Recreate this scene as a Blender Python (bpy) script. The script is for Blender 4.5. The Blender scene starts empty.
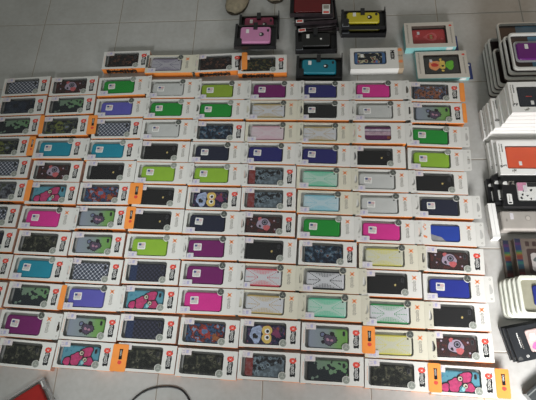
import bpy, math, random
from mathutils import Vector, Matrix
from mathutils.geometry import tessellate_polygon

scene = bpy.context.scene
COL = scene.collection

# ---------------------------------------------------------------- camera
cam_data = bpy.data.cameras.new('camera')
cam_data.sensor_width = 36.0
cam_data.lens = 513.07 * 36.0 / 536.0
cam_data.clip_start = 0.05
cam = bpy.data.objects.new('camera', cam_data)
cam.location = (1.12948, -1.51430, 1.67150)
cam.rotation_euler = (0.396648, 0.071702, 0.030365)
COL.objects.link(cam)
scene.camera = cam

# ---------------------------------------------------------------- light
world = bpy.data.worlds.new('world')
scene.world = world
world.use_nodes = True
world.node_tree.nodes['Background'].inputs[0].default_value = (0.83, 0.86, 0.79, 1)
world.node_tree.nodes['Background'].inputs[1].default_value = 0.265


def area(name, loc, target, sx, sy, power, color):
    ld = bpy.data.lights.new(name, 'AREA')
    ld.shape = 'RECTANGLE'
    ld.size = sx
    ld.size_y = sy
    ld.energy = power
    ld.color = color
    o = bpy.data.objects.new(name, ld)
    o.location = loc
    d = Vector(target) - Vector(loc)
    o.rotation_euler = d.to_track_quat('-Z', 'Y').to_euler()
    COL.objects.link(o)
    return o


# a window low on the right behind the viewer, plus added low, left and warm fill lights;
# narrow spreads keep the middle of the floor dimmer, in place of the viewer's shadow
w = area('right_window_light', (1.98, -2.30, 0.95), (1.72, -1.22, 0.0), 0.5, 0.5, 7.2, (1.0, 0.99, 0.985))
w.data.spread = math.radians(95)
w = area('low_fill_light', (1.76, -2.30, 0.72), (1.79, -1.25, 0.02), 0.3, 0.3, 2.0, (1.0, 0.99, 0.97))  # added narrow light, brightens the floor strip beside the right-hand piles
w.data.spread = math.radians(50)
w = area('left_fill_light', (0.30, -3.10, 1.80), (0.55, -0.95, 0.0), 0.35, 0.35, 1.9, (0.96, 1.0, 1.0))  # added cool beam over the left columns, no window known there
w.data.spread = math.radians(30)
area('warm_fill_light', (2.5, 1.1, 1.2), (1.9, 0.1, 0.0), 0.5, 0.5, 1.2, (1.0, 0.50, 0.20))  # added to warm the floor at top right, no lamp known there

scene.view_settings.view_transform = 'Standard'
scene.view_settings.look = 'None'
scene.view_settings.gamma = 1.0
scene.view_settings.use_curve_mapping = False
scene.view_settings.exposure = 0.0
BOXES = [
(0,0,"R","plaid",0.0059,-0.3367,2.80),
(0,1,"R","navyart",0.0089,-0.4284,2.26),
(0,2,"R","splat",0.0070,-0.5187,2.05),
(0,3,"R","monster",-0.0174,-0.6095,0.69),
(0,4,"R","plaid",0.0026,-0.6979,0.15),
(0,5,"R","greyart",0.0135,-0.7904,-0.36),
(0,6,"R","plaid",0.0022,-0.8891,-0.85),
(0,7,"R","navyart",0.0102,-0.9797,-1.32),
(0,8,"R","darkart",0.0176,-1.0728,-1.76),
(0,9,"R","darkart",0.0192,-1.1702,-2.17),
(1,0,"R","skull",0.2034,-0.3387,1.83),
(1,1,"R","splat",0.2067,-0.4279,2.07),
(1,2,"R","monster",0.1997,-0.5212,1.56),
(1,3,"T","teal",0.1937,-0.6185,-0.34),
(1,4,"R","skull",0.2052,-0.7137,-1.00),
(1,5,"R","pinkteal",0.2058,-0.8020,-0.61),
(1,6,"T","pink",0.2026,-0.8981,-1.76),
(1,7,"R","camo",0.2104,-0.9904,-2.07),
(1,8,"T","teal",0.2122,-1.0809,-2.33),
(1,9,"R","splat",0.2171,-1.1745,-2.59),
(1,10,"T","plum",0.2125,-1.2691,-2.94),
(1,11,"R","camo",0.2289,-1.3624,-3.56),
(2,0,"R","brownart",0.3983,-0.2171,0.74),
(2,1,"T","green",0.3994,-0.3435,1.58),
(2,2,"T","violet",0.4045,-0.4436,0.86),
(2,3,"R","plaid",0.4080,-0.5353,0.17),
(2,4,"T","teal",0.3968,-0.6269,-0.52),
(2,5,"R","black",0.4078,-0.7150,-0.66),
(2,6,"R","spider",0.4013,-0.8032,-0.33),
(2,7,"R","creature",0.4008,-0.8954,-0.59),
(2,8,"R","creature",0.4048,-0.9934,-1.11),
(2,9,"R","plaid",0.4102,-1.0882,-2.12),
(2,10,"T","violet",0.4104,-1.1779,-1.57),
(2,11,"R","creature",0.4258,-1.2734,-2.09),
(2,12,"R","pinkteal",0.4226,-1.3615,-2.42),
(3,0,"T","Xlilac",0.5784,-0.2414,-0.63),
(3,1,"T","white",0.5983,-0.3589,-0.24),
(3,2,"T","green",0.6007,-0.4498,-0.63),
(3,3,"T","white",0.5992,-0.5423,-0.59),
(3,4,"R","black",0.5996,-0.6351,-1.25),
(3,5,"T","lime",0.5997,-0.7229,-1.14),
(3,6,"R","black",0.6038,-0.8144,-1.95),
(3,7,"R","black",0.6030,-0.9054,-1.39),
(3,8,"T","lime",0.6028,-1.0003,-1.31),
(3,9,"R","check",0.6062,-1.0886,-1.16),
(3,10,"R","pinkteal",0.6095,-1.1799,-1.39),
(3,11,"R","check",0.6186,-1.2747,-1.77),
(3,12,"R","camo",0.6237,-1.3658,-2.15),
(4,0,"R","brownart",0.7781,-0.2399,2.30),
(4,1,"T","olive",0.7922,-0.3699,-0.43),
(4,2,"T","green",0.7925,-0.4578,-0.54),
(4,3,"R","storm",0.8005,-0.5525,-1.10),
(4,4,"T","ink",0.7918,-0.6405,-1.37),
(4,5,"T","lime",0.7960,-0.7293,-0.76),
(4,6,"R","owl",0.7992,-0.8235,-1.19),
(4,7,"T","ink",0.7954,-0.9125,-1.60),
(4,8,"T","plum",0.7982,-1.0034,-0.97),
(4,9,"T","plum",0.8018,-1.0953,-1.63),
(4,10,"T","pink",0.8023,-1.1837,-1.24),
(4,11,"R","spider",0.8176,-1.2830,-2.16),
(4,12,"R","camo",0.8168,-1.3779,-2.53),
(5,0,"R","camo2",0.9513,-0.2515,0.37),
(5,1,"T","plum",0.9953,-0.3747,-1.00),
(5,2,"T","Xgold",0.9933,-0.4627,-1.05),
(5,3,"T","Xrose",0.9925,-0.5578,-1.11),
(5,4,"T","navy",0.9880,-0.6459,-1.40),
(5,5,"R","city",0.9915,-0.7364,-1.63),
(5,6,"R","city",0.9921,-0.8250,-1.11),
(5,7,"R","skull",0.9910,-0.9171,-1.79),
(5,8,"R","black",0.9958,-1.0102,-2.22),
(5,9,"T","Xred",0.9947,-1.1010,-1.94),
(5,10,"T","Xgold",1.0032,-1.1902,-2.64),
(5,11,"R","owl",1.0101,-1.2836,-1.26),
(5,12,"R","city",1.0097,-1.3797,-1.55),
(6,0,"T","navy",1.1877,-0.3790,-1.40),
(6,1,"T","jet",1.1854,-0.4668,-1.36),
(6,2,"T","Xgold",1.1847,-0.5632,-1.63),
(6,3,"T","navy",1.1843,-0.6552,-2.45),
(6,4,"T","Xmint",1.1846,-0.7452,-2.09),
(6,5,"T","Xsky",1.1877,-0.8369,-2.31),
(6,6,"T","green",1.1888,-0.9277,-2.08),
(6,7,"R","storm",1.1938,-1.0201,-2.37),
(6,8,"T","Xblack",1.1983,-1.1083,-2.15),
(6,9,"T","Xmint",1.2026,-1.1967,-1.86),
(6,10,"R","creature",1.2045,-1.2914,-1.86),
(6,11,"R","splat",1.2021,-1.3867,-1.69),
(7,0,"T","pink",1.3863,-0.3813,-1.12),
(7,1,"T","white",1.3896,-0.4722,-1.10),
(7,2,"T","lidpurple",1.3842,-0.5660,-1.17),
(7,3,"R","black",1.3772,-0.6625,-1.54),
(7,4,"T","white",1.3806,-0.7550,-1.83),
(7,5,"T","white",1.3853,-0.8454,-1.25),
(7,6,"T","pink",1.3868,-0.9405,-2.08),
(7,7,"T","Xyellow",1.3917,-1.0293,-1.62),
(7,8,"R","black",1.3952,-1.1190,-1.70),
(7,9,"T","Xgreen",1.3972,-1.2126,-2.05),
(7,10,"T","Xyellow",1.3982,-1.3071,-1.24),
(7,11,"R","camo",1.3949,-1.3965,-2.27),
(8,0,"R","wolves",1.5967,-0.3935,-2.51),
(8,1,"R","creature",1.5973,-0.4841,-1.73),
(8,2,"T","green",1.5792,-0.5809,-3.19),
(8,3,"T","lime",1.5753,-0.6741,-2.89),
(8,4,"R","black",1.5779,-0.7631,-2.14),
(8,5,"T","ink",1.5858,-0.8519,-2.07),
(8,6,"T","lidblue",1.5844,-0.9473,-2.17),
(8,7,"R","skull",1.5985,-1.0391,-2.83),
(8,8,"T","blue",1.5900,-1.1298,-1.77),
(8,9,"R","black",1.5928,-1.2184,-1.34),
(8,10,"R","skull",1.5907,-1.3096,-1.42),
(8,11,"R","pinkteal",1.5879,-1.4082,-2.10),
]

# ---------------------------------------------------------------- materials
MATS = {}


def base_mat(name, col, rough=0.5, metal=0.0, spec=0.5, coat=0.0, alpha=1.0):
    m = bpy.data.materials.new(name)
    m.use_nodes = True
    b = m.node_tree.nodes['Principled BSDF']
    b.inputs['Base Color'].default_value = (*col, 1)
    b.inputs['Roughness'].default_value = rough
    b.inputs['Metallic'].default_value = metal
    b.inputs['Specular IOR Level'].default_value = spec
    b.inputs['Coat Weight'].default_value = coat
    return m


def flat(name, col, rough=0.5, var=0.06, scale=60.0, **k):
    """plain coloured surface with a faint procedural mottling"""
    if name in MATS:
        return MATS[name]
    m = base_mat(name, col, rough, **k)
    nt = m.node_tree
    tc = nt.nodes.new('ShaderNodeTexCoord')
    n = nt.nodes.new('ShaderNodeTexNoise')
    n.inputs['Scale'].default_value = scale
    n.inputs['Detail'].default_value = 2.0
    nt.links.new(tc.outputs['Object'], n.inputs['Vector'])
    r = nt.nodes.new('ShaderNodeValToRGB')
    e = r.color_ramp.elements
    e[0].position, e[1].position = 0.3, 0.7
    e[0].color = (*[c * (1 - var) for c in col], 1)
    e[1].color = (*[min(1, c * (1 + var)) for c in col], 1)
    nt.links.new(n.outputs['Fac'], r.inputs['Fac'])
    nt.links.new(r.outputs['Color'], nt.nodes['Principled BSDF'].inputs['Base Color'])
    MATS[name] = m
    return m


def film(name, tint, amount, rough=0.12):
    if name in MATS:
        return MATS[name]
    m = bpy.data.materials.new(name)
    m.use_nodes = True
    nt = m.node_tree
    nt.nodes.clear()
    out = nt.nodes.new('ShaderNodeOutputMaterial')
    tr = nt.nodes.new('ShaderNodeBsdfTransparent')
    pr = nt.nodes.new('ShaderNodeBsdfPrincipled')
    pr.inputs['Base Color'].default_value = (*tint, 1)
    pr.inputs['Roughness'].default_value = rough
    mx = nt.nodes.new('ShaderNodeMixShader')
    mx.inputs[0].default_value = amount
    nt.links.new(tr.outputs[0], mx.inputs[1])
    nt.links.new(pr.outputs[0], mx.inputs[2])
    nt.links.new(mx.outputs[0], out.inputs[0])
    MATS[name] = m
    return m


class N:
    """tiny math-node helper"""
    def __init__(self, m):
        self.nt = m.node_tree
        self.tc = self.nt.nodes.new('ShaderNodeTexCoord')
        s = self.nt.nodes.new('ShaderNodeSeparateXYZ')
        self.nt.links.new(self.tc.outputs['Object'], s.inputs[0])
        self.x, self.y, self.z = s.outputs[0], s.outputs[1], s.outputs[2]

    def m(self, op, a, b=None, c=None):
        n = self.nt.nodes.new('ShaderNodeMath')
        n.operation = op
        for i, v in enumerate((a, b, c)):
            if v is None:
                continue
            if isinstance(v, (int, float)):
                n.inputs[i].default_value = v
            else:
                self.nt.links.new(v, n.inputs[i])
        return n.outputs[0]

    def noise(self, scale, detail=2.0, off=0.0):
        mp = self.nt.nodes.new('ShaderNodeMapping')
        mp.inputs['Location'].default_value = (off, off * 1.7, 0)
        self.nt.links.new(self.tc.outputs['Object'], mp.inputs['Vector'])
        n = self.nt.nodes.new('ShaderNodeTexNoise')
        n.inputs['Scale'].default_value = scale
        n.inputs['Detail'].default_value = detail
        self.nt.links.new(mp.outputs[0], n.inputs['Vector'])
        return n.outputs['Fac']

    def ramp(self, fac, stops, const=True):
        r = self.nt.nodes.new('ShaderNodeValToRGB')
        cr = r.color_ramp
        cr.interpolation = 'CONSTANT' if const else 'LINEAR'
        while len(cr.elements) < len(stops):
            cr.elements.new(0.5)
        for e, (p, c) in zip(cr.elements, stops):
            e.position = p
            e.color = (*c, 1)
        self.nt.links.new(fac, r.inputs[0])
        return r.outputs[0]

    def mix(self, fac, a, b):
        n = self.nt.nodes.new('ShaderNodeMix')
        n.data_type = 'RGBA'
        for s, v in ((0, fac), (6, a), (7, b)):
            if isinstance(v, (int, float)):
                n.inputs[s].default_value = v
            elif isinstance(v, tuple):
                n.inputs[s].default_value = (*v, 1)
            else:
                self.nt.links.new(v, n.inputs[s])
        return n.outputs[2]

    def out(self, col):
        self.nt.links.new(col, self.nt.nodes['Principled BSDF'].inputs['Base Color'])


def art_material(style):
    name = 'case_' + style
    if name in MATS:
        return MATS[name]
    m = base_mat(name, (0.1, 0.1, 0.1), 0.38, spec=0.3)
    n = N(m)
    K = (0.012, 0.012, 0.015)
    if style in ('plaid', 'check'):
        u = n.m('ADD', n.x, n.y)
        v = n.m('SUBTRACT', n.x, n.y)
        if style == 'plaid':
            P_, a, b = 0.0150, 0.30, 0.30
            base, line, cross = (0.025, 0.03, 0.045), (0.20, 0.22, 0.28), (0.70, 0.71, 0.76)
        else:
            P_, a, b = 0.0145, 0.5, 0.5
            base, line, cross = (0.012, 0.013, 0.02), (0.022, 0.024, 0.04), (0.045, 0.045, 0.075)
        fu = n.m('LESS_THAN', n.m('FRACT', n.m('DIVIDE', u, P_)), a)
        fv = n.m('LESS_THAN', n.m('FRACT', n.m('DIVIDE', v, P_)), b)
        fu2 = n.m('LESS_THAN', n.m('ABSOLUTE', n.m('SUBTRACT', n.m('FRACT', n.m('DIVIDE', u, P_)), 0.6)), 0.05)
        s = n.m('ADD', fu, fv)
        c = n.ramp(n.m('DIVIDE', s, 2.0), [(0, base), (0.4, line), (0.9, cross)])
        c = n.mix(n.m('MULTIPLY', fu2, 0.5), c, line)
        if style == 'check':
            blue = n.m('MULTIPLY', n.m('LESS_THAN', n.x, -0.035), 0.6)
            c = n.mix(blue, c, (0.02, 0.04, 0.11))
        n.out(c)
    elif style in ('camo', 'camo2'):
        f = n.noise(70 if style == 'camo' else 95, 1.5, 3.1)
        if style == 'camo':
            c = n.ramp(f, [(0, (0.010, 0.011, 0.010)), (0.50, (0.022, 0.025, 0.019)), (0.58, (0.055, 0.055, 0.035)), (0.64, (0.13, 0.12, 0.09)), (0.68, (0.02, 0.02, 0.018))])
        else:
            c = n.ramp(f, [(0, (0.010, 0.011, 0.010)), (0.53, (0.05, 0.06, 0.02)), (0.60, (0.20, 0.07, 0.02)), (0.64, (0.04, 0.07, 0.03))])
        n.out(c)
    elif style == 'splat':
        g = n.ramp(n.m('ADD', n.m('MULTIPLY', n.x, 8), 0.5), [(0, (0.16, 0.20, 0.18)), (1, (0.13, 0.27, 0.12))], False)
        f = n.m('ADD', n.noise(60, 3.0, 7.7), n.m('MULTIPLY', n.m('ABSOLUTE', n.m('SUBTRACT', n.x, 0.008)), 2.6))
        f = n.m('SUBTRACT', f, n.m('MULTIPLY', n.y, 4.5))
        n.out(n.mix(n.m('GREATER_THAN', f, 0.57), g, (0.015, 0.02, 0.025)))
    elif style == 'creature':
        n.out(n.ramp(n.m('ADD', n.m('MULTIPLY', n.x, 8), 0.5), [(0, (0.24, 0.27, 0.34)), (0.5, (0.22, 0.27, 0.27)), (0.75, (0.16, 0.32, 0.10)), (1, (0.14, 0.30, 0.07))], False))
    elif style == 'pinkteal':
        n.out(n.mix(n.m('GREATER_THAN', n.noise(45, 1, 2), 0.58), (0.09, 0.27, 0.35), (0.06, 0.20, 0.28)))
    elif style == 'skull':
        n.out(n.mix(n.m('GREATER_THAN', n.noise(60, 2, 5), 0.55), (0.035, 0.018, 0.018), (0.08, 0.022, 0.02)))
    else:
        pal = {
            'monster': (65, [(0, K), (0.48, (0.03, 0.04, 0.05)), (0.55, (0.11, 0.12, 0.03)), (0.60, (0.05, 0.07, 0.03)), (0.66, (0.15, 0.17, 0.22))]),
            'greyart': (60, [(0, (0.03, 0.03, 0.04)), (0.45, (0.10, 0.11, 0.13)), (0.55, (0.18, 0.19, 0.22)), (0.6, (0.06, 0.07, 0.05))]),
            'navyart': (50, [(0, (0.012, 0.014, 0.022)), (0.5, (0.018, 0.025, 0.045)), (0.62, (0.03, 0.04, 0.06))]),
            'darkart': (60, [(0, (0.010, 0.011, 0.012)), (0.52, (0.03, 0.035, 0.035)), (0.62, (0.06, 0.065, 0.07))]),
            'brownart': (70, [(0, (0.010, 0.008, 0.008)), (0.52, (0.03, 0.014, 0.012)), (0.60, (0.14, 0.06, 0.035)), (0.64, (0.02, 0.015, 0.015))]),
            'spider': (58, [(0, (0.02, 0.03, 0.06)), (0.42, (0.04, 0.08, 0.17)), (0.50, (0.02, 0.025, 0.04)), (0.55, (0.16, 0.025, 0.025)), (0.60, (0.25, 0.05, 0.02)), (0.64, (0.15, 0.24, 0.38))]),
            'storm': (75, [(0, (0.010, 0.014, 0.025)), (0.47, (0.02, 0.04, 0.07)), (0.55, (0.05, 0.10, 0.15)), (0.62, (0.17, 0.21, 0.25)), (0.66, (0.10, 0.03, 0.02))]),
            'city': (80, [(0, K), (0.45, (0.03, 0.035, 0.04)), (0.50, (0.09, 0.12, 0.15)), (0.57, (0.20, 0.26, 0.30)), (0.64, (0.03, 0.035, 0.04))]),
            'wolves': (62, [(0, (0.04, 0.04, 0.06)), (0.44, (0.14, 0.17, 0.25)), (0.50, (0.05, 0.03, 0.03)), (0.55, (0.22, 0.09, 0.05)), (0.62, (0.10, 0.06, 0.05)), (0.66, (0.26, 0.30, 0.38))]),
            'owl': (70, [(0, (0.012, 0.014, 0.035)), (0.52, (0.03, 0.03, 0.07)), (0.58, (0.10, 0.04, 0.10)), (0.64, (0.25, 0.06, 0.03))]),
            'comic': (58, [(0, K), (0.44, (0.02, 0.03, 0.05)), (0.50, (0.50, 0.46, 0.30)), (0.57, (0.03, 0.03, 0.03)), (0.62, (0.45, 0.05, 0.07)), (0.66, (0.08, 0.22, 0.42))]),
            'pattern_blue': (60, [(0, (0.03, 0.05, 0.10)), (0.5, (0.07, 0.16, 0.30)), (0.6, (0.12, 0.05, 0.04))]),
            'rosy': (60, [(0, (0.55, 0.45, 0.42)), (0.5, (0.70, 0.62, 0.58)), (0.6, (0.65, 0.35, 0.50))]),
        }[style]
        c = n.ramp(n.noise(pal[0], 3.0, len(style) * 1.3), pal[1])
        if style == 'city':
            red = n.m('MULTIPLY', n.m('LESS_THAN', n.x, -0.036), 0.8)
            c = n.mix(red, c, (0.22, 0.035, 0.03))
            sky = n.m('MULTIPLY', n.m('GREATER_THAN', n.m('SUBTRACT', n.m('MULTIPLY', n.x, 0.5), n.y), 0.010), 0.6)
            c = n.mix(sky, c, (0.13, 0.17, 0.20))
        n.out(c)
    MATS[name] = m
    return m


def graffiti_side():
    """orange carton side with a black spiky skyline"""
    m = base_mat('carton_orange_graffiti', (0.8, 0.25, 0.04), 0.55)
    n = N(m)
    spikes = n.noise(170, 4, 1.0)
    h = n.m('MULTIPLY', n.m('MAXIMUM', n.m('SUBTRACT', spikes, 0.28), 0.0), 0.085)
    inb = n.m('MULTIPLY', n.m('LESS_THAN', n.m('ABSOLUTE', n.m('ADD', n.x, 0.018)), 0.062), n.m('LESS_THAN', n.m('ABSOLUTE', n.m('SUBTRACT', n.z, 0.012)), n.m('MULTIPLY', h, 0.52)))
    n.out(n.mix(inb, (0.90, 0.27, 0.045), (0.012, 0.010, 0.010)))
    MATS['carton_orange_graffiti'] = m
    return m


WHITE = flat('paper_white', (0.70, 0.69, 0.66), 0.45, 0.02, 20)
CREAM = flat('paper_cream', (0.66, 0.63, 0.52), 0.45, 0.02, 20)
GREYP = flat('paper_grey_white', (0.66, 0.66, 0.65), 0.5, 0.02, 20)
BRIGHT = flat('paper_bright_white', (0.88, 0.87, 0.85), 0.5, 0.02, 20)
ORANGE = flat('paper_orange', (0.90, 0.30, 0.06), 0.5, 0.04, 40)
PEACH = flat('paper_peach', (0.72, 0.42, 0.32), 0.5, 0.04, 40)
GRAF = graffiti_side()
TRAY = flat('tray_plastic', (0.34, 0.34, 0.33), 0.4, 0.05, 50)
TRAYW = flat('tray_plastic_pale', (0.55, 0.55, 0.52), 0.35, 0.05, 50)
BLACK = flat('black_plastic', (0.014, 0.014, 0.016), 0.4, 0.1, 60)
BLACKG = flat('black_print', (0.012, 0.012, 0.014), 0.35, 0.1, 60)
REDP = flat('red_print', (0.70, 0.07, 0.05), 0.45, 0.05, 60)
ORP = flat('orange_print', (0.80, 0.26, 0.10), 0.45, 0.05, 60)
GREYPR = flat('grey_print', (0.30, 0.28, 0.25), 0.45, 0.05, 60)
WPR = flat('white_print', (0.78, 0.78, 0.76), 0.45, 0.03, 60)
LILAC = flat('sticker_lilac', (0.64, 0.61, 0.64), 0.45, 0.08, 200)
PINKST = flat('sticker_pinkish', (0.66, 0.60, 0.60), 0.45, 0.10, 200)
BLUEP = flat('blue_print', (0.05, 0.07, 0.22), 0.45, 0.05, 60)
SEALD = flat('seal_dark', (0.075, 0.08, 0.075), 0.35, 0.1, 120)
SEALG = flat('seal_grey', (0.26, 0.28, 0.25), 0.35, 0.1, 120)
SEALL = flat('seal_light_ink', (0.45, 0.46, 0.42), 0.35, 0.1, 120)
GOLD = flat('gold_emblem', (0.55, 0.42, 0.15), 0.35, 0.1, 60)
FILM = film('clear_window_film', (0.25, 0.25, 0.25), 0.03)
CLEAR = film('clear_rigid_plastic', (0.6, 0.6, 0.6), 0.16)

PLAIN = {
    'green': (0.010, 0.25, 0.030), 'lime': (0.25, 0.44, 0.035), 'olive': (0.24, 0.36, 0.03),
    'violet': (0.10, 0.095, 0.40), 'plum': (0.155, 0.010, 0.115), 'pink': (0.62, 0.030, 0.26),
    'navy': (0.018, 0.018, 0.13), 'ink': (0.012, 0.015, 0.035), 'jet': (0.012, 0.012, 0.013),
    'black': (0.008, 0.008, 0.009), 'white': (0.52, 0.53, 0.52), 'teal': (0.010, 0.23, 0.33),
    'blue': (0.012, 0.025, 0.26), 'lidpurple': (0.10, 0.02, 0.08), 'lidblue': (0.015, 0.05, 0.34),
}
XCOL = {
    'Xlilac': (0.20, 0.15, 0.26), 'Xgold': (0.52, 0.38, 0.13), 'Xrose': (0.62, 0.32, 0.42), 'Xmint': (0.08, 0.50, 0.30),
    'Xsky': (0.20, 0.50, 0.62), 'Xblack': (0.012, 0.014, 0.02), 'Xred': (0.62, 0.05, 0.08),
    'Xyellow': (0.62, 0.57, 0.10), 'Xgreen': (0.02, 0.30, 0.08),
}


def case_material(style):
    if style in PLAIN:
        return flat('case_' + style, PLAIN[style], 0.45 if style != 'white' else 0.3, 0.05, 30, spec=0.3)
    if style in XCOL:
        if 'case_' + style in MATS:
            return MATS['case_' + style]
        m = base_mat('case_' + style, (0.5, 0.5, 0.5), 0.3)
        n = N(m)
        c = XCOL[style]
        pale = {'Xmint': (0.42, 0.60, 0.52), 'Xsky': (0.46, 0.60, 0.66), 'Xrose': (0.62, 0.52, 0.56), 'Xyellow': (0.56, 0.56, 0.44), 'Xlilac': (0.40, 0.39, 0.44)}.get(style, (0.56, 0.57, 0.60))
        edge = n.m('MULTIPLY', n.m('SUBTRACT', n.m('ABSOLUTE', n.y), 0.0235), 500)
        wedge = n.m('GREATER_THAN', n.m('SUBTRACT', n.m('ABSOLUTE', n.y), n.m('MULTIPLY', n.m('POWER', n.m('ABSOLUTE', n.m('DIVIDE', n.x, 0.05)), 2.0), 0.020)), 0.009)
        soft = 0.40 if style in ('Xmint', 'Xsky') else (0.22 if style != 'Xblack' else 0.12)
        a = n.mix(n.m('MULTIPLY', wedge, soft), pale, c)
        n.out(n.mix(n.m('MINIMUM', n.m('MAXIMUM', edge, 0.0), 1.0), a, c))
        MATS['case_' + style] = m
        return m
    return art_material(style)


# ---------------------------------------------------------------- mesh building
class MB:
    def __init__(self):
        self.v, self.f, self.mi, self.mats = [], [], [], []
        self.T = Matrix.Identity(4)

    def slot(self, mat):
        if mat not in self.mats:
            self.mats.append(mat)
        return self.mats.index(mat)

    def add(self, verts, faces, mat):
        o = len(self.v)
        self.v += [tuple(self.T @ Vector(p)) for p in verts]
        s = self.slot(mat)
        for f in faces:
            self.f.append(tuple(i + o for i in f))
            self.mi.append(s)

    def box(self, x0, x1, y0, y1, z0, z1, mat, mats=None):
        vs = [(x0, y0, z0), (x1, y0, z0), (x1, y1, z0), (x0, y1, z0), (x0, y0, z1), (x1, y0, z1), (x1, y1, z1), (x0, y1, z1)]
        F = {'bottom': (3, 2, 1, 0), 'top': (4, 5, 6, 7), 'front': (0, 1, 5, 4), 'right': (1, 2, 6, 5), 'back': (2, 3, 7, 6), 'left': (3, 0, 4, 7)}
        for k, f in F.items():
            self.add([vs[i] for i in f], [(0, 1, 2, 3)], (mats or {}).get(k, mat))

    def prism(self, poly, z0, z1, mat, side=None):
        n = len(poly)
        tris = tessellate_polygon([[Vector((p[0], p[1], 0)) for p in poly]])
        def up(t):
            a, b, c = [poly[i] for i in t]
            return t if (b[0]-a[0])*(c[1]-a[1]) - (b[1]-a[1])*(c[0]-a[0]) > 0 else (t[0], t[2], t[1])
        tris = [up(t) for t in tris]
        self.add([(x, y, z1) for x, y in poly], tris, mat)
        self.add([(x, y, z0) for x, y in poly], [tuple(reversed(t)) for t in tris], mat)
        self.add([(x, y, z0) for x, y in poly] + [(x, y, z1) for x, y in poly],
                 [(i, (i + 1) % n, n + (i + 1) % n, n + i) for i in range(n)], side or mat)

    def holed(self, outer, hole, z0, z1, mat, inner=None):
        """flat plate z0..z1 with a hole"""
        pts = list(outer) + list(hole)
        tr = tessellate_polygon([[Vector((*p, 0)) for p in outer], [Vector((*p, 0)) for p in hole]])
        def up(t):
            a, b, c = [pts[i] for i in t]
            return t if (b[0]-a[0])*(c[1]-a[1]) - (b[1]-a[1])*(c[0]-a[0]) > 0 else (t[0], t[2], t[1])
        tr = [up(t) for t in tr]
        self.add([(x, y, z1) for x, y in pts], tr, mat)
        self.add([(x, y, z0) for x, y in pts], [tuple(reversed(t)) for t in tr], mat)
        n, m = len(outer), len(hole)
        self.add([(x, y, z0) for x, y in outer] + [(x, y, z1) for x, y in outer], [(i, (i + 1) % n, n + (i + 1) % n, n + i) for i in range(n)], mat)
        self.add([(x, y, z0) for x, y in hole] + [(x, y, z1) for x, y in hole], [((i + 1) % m, i, m + i, m + (i + 1) % m) for i in range(m)], inner or mat)

    def loft(self, rings, mat, cap0=True, cap1=True):
        n = len(rings[0])
        vs = [p for r in rings for p in r]
        fs = []
        for k in range(len(rings) - 1):
            for i in range(n):
                j = (i + 1) % n
                fs.append((k * n + i, k * n + j, (k + 1) * n + j, (k + 1) * n + i))
        if cap0:
            fs.append(tuple(reversed(range(n))))
        if cap1:
            fs.append(tuple(range((len(rings) - 1) * n, len(rings) * n)))
        self.add(vs, fs, mat)

    def mesh(self, name):
        me = bpy.data.meshes.new(name)
        me.from_pydata(self.v, [], self.f)
        for m in self.mats:
            me.materials.append(m)
        me.polygons.foreach_set('material_index', self.mi)
        me.update()
        return me


def rrect(x0, x1, y0, y1, r, seg=5):
    pts = []
    for cx, cy, a0 in ((x1 - r, y0 + r, -90), (x1 - r, y1 - r, 0), (x0 + r, y1 - r, 90), (x0 + r, y0 + r, 180)):
        for i in range(seg + 1):
            a = math.radians(a0 + 90 * i / seg)
            pts.append((cx + r * math.cos(a), cy + r * math.sin(a)))
    return pts


def disc(cx, cy, r, n=20, ry=None):
    return [(cx + r * math.cos(2 * math.pi * i / n), cy + (ry or r) * math.sin(2 * math.pi * i / n)) for i in range(n)]


def empty(name, loc, rz, label, cat, group=None):
    o = bpy.data.objects.new(name, None)
    o.empty_display_size = 0.02
    o.location = loc
    o.rotation_euler = (0, 0, rz)
    COL.objects.link(o)
    o['label'] = label
    o['category'] = cat
    if group:
        o['group'] = group
    return o


def part(name, mesh, parent, loc=(0, 0, 0), rz=0.0, smooth=False):
    o = bpy.data.objects.new(name, mesh)
    COL.objects.link(o)
    o.parent = parent
    o.location = loc
    o.rotation_euler = (0, 0, rz)
    return o


CACHE = {}


def cached(key, fn):
    if key not in CACHE:
        CACHE[key] = fn()
    return CACHE[key]


# lettering: strokes on a 4 x 6 grid, drawn as thin bars
GLYPH = {
    'q': [(0, 4, 3, 4), (0, 1, 0, 4), (0, 1, 3, 1), (3, 4, 3, -1.5)],
    'm': [(0, 0, 0, 4), (0, 4, 4, 4), (2, 0, 2, 4), (4, 0, 4, 4)],
    'o': [(0, 0, 3, 0), (3, 0, 3, 4), (3, 4, 0, 4), (0, 4, 0, 0)],
    'b': [(0, 0, 0, 6), (0, 4, 3, 4), (3, 4, 3, 0), (3, 0, 0, 0)],
    'i': [(0, 0, 0, 4), (0, 5.2, 0, 6)],
    'M': [(0, 0, 0, 6), (0, 6, 2, 3), (2, 3, 4, 6), (4, 6, 4, 0)],
    'O': [(0, 0, 4, 0), (4, 0, 4, 6), (4, 6, 0, 6), (0, 6, 0, 0)],
    'X': [(0, 0, 4, 6), (0, 6, 4, 0)],
}


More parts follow.
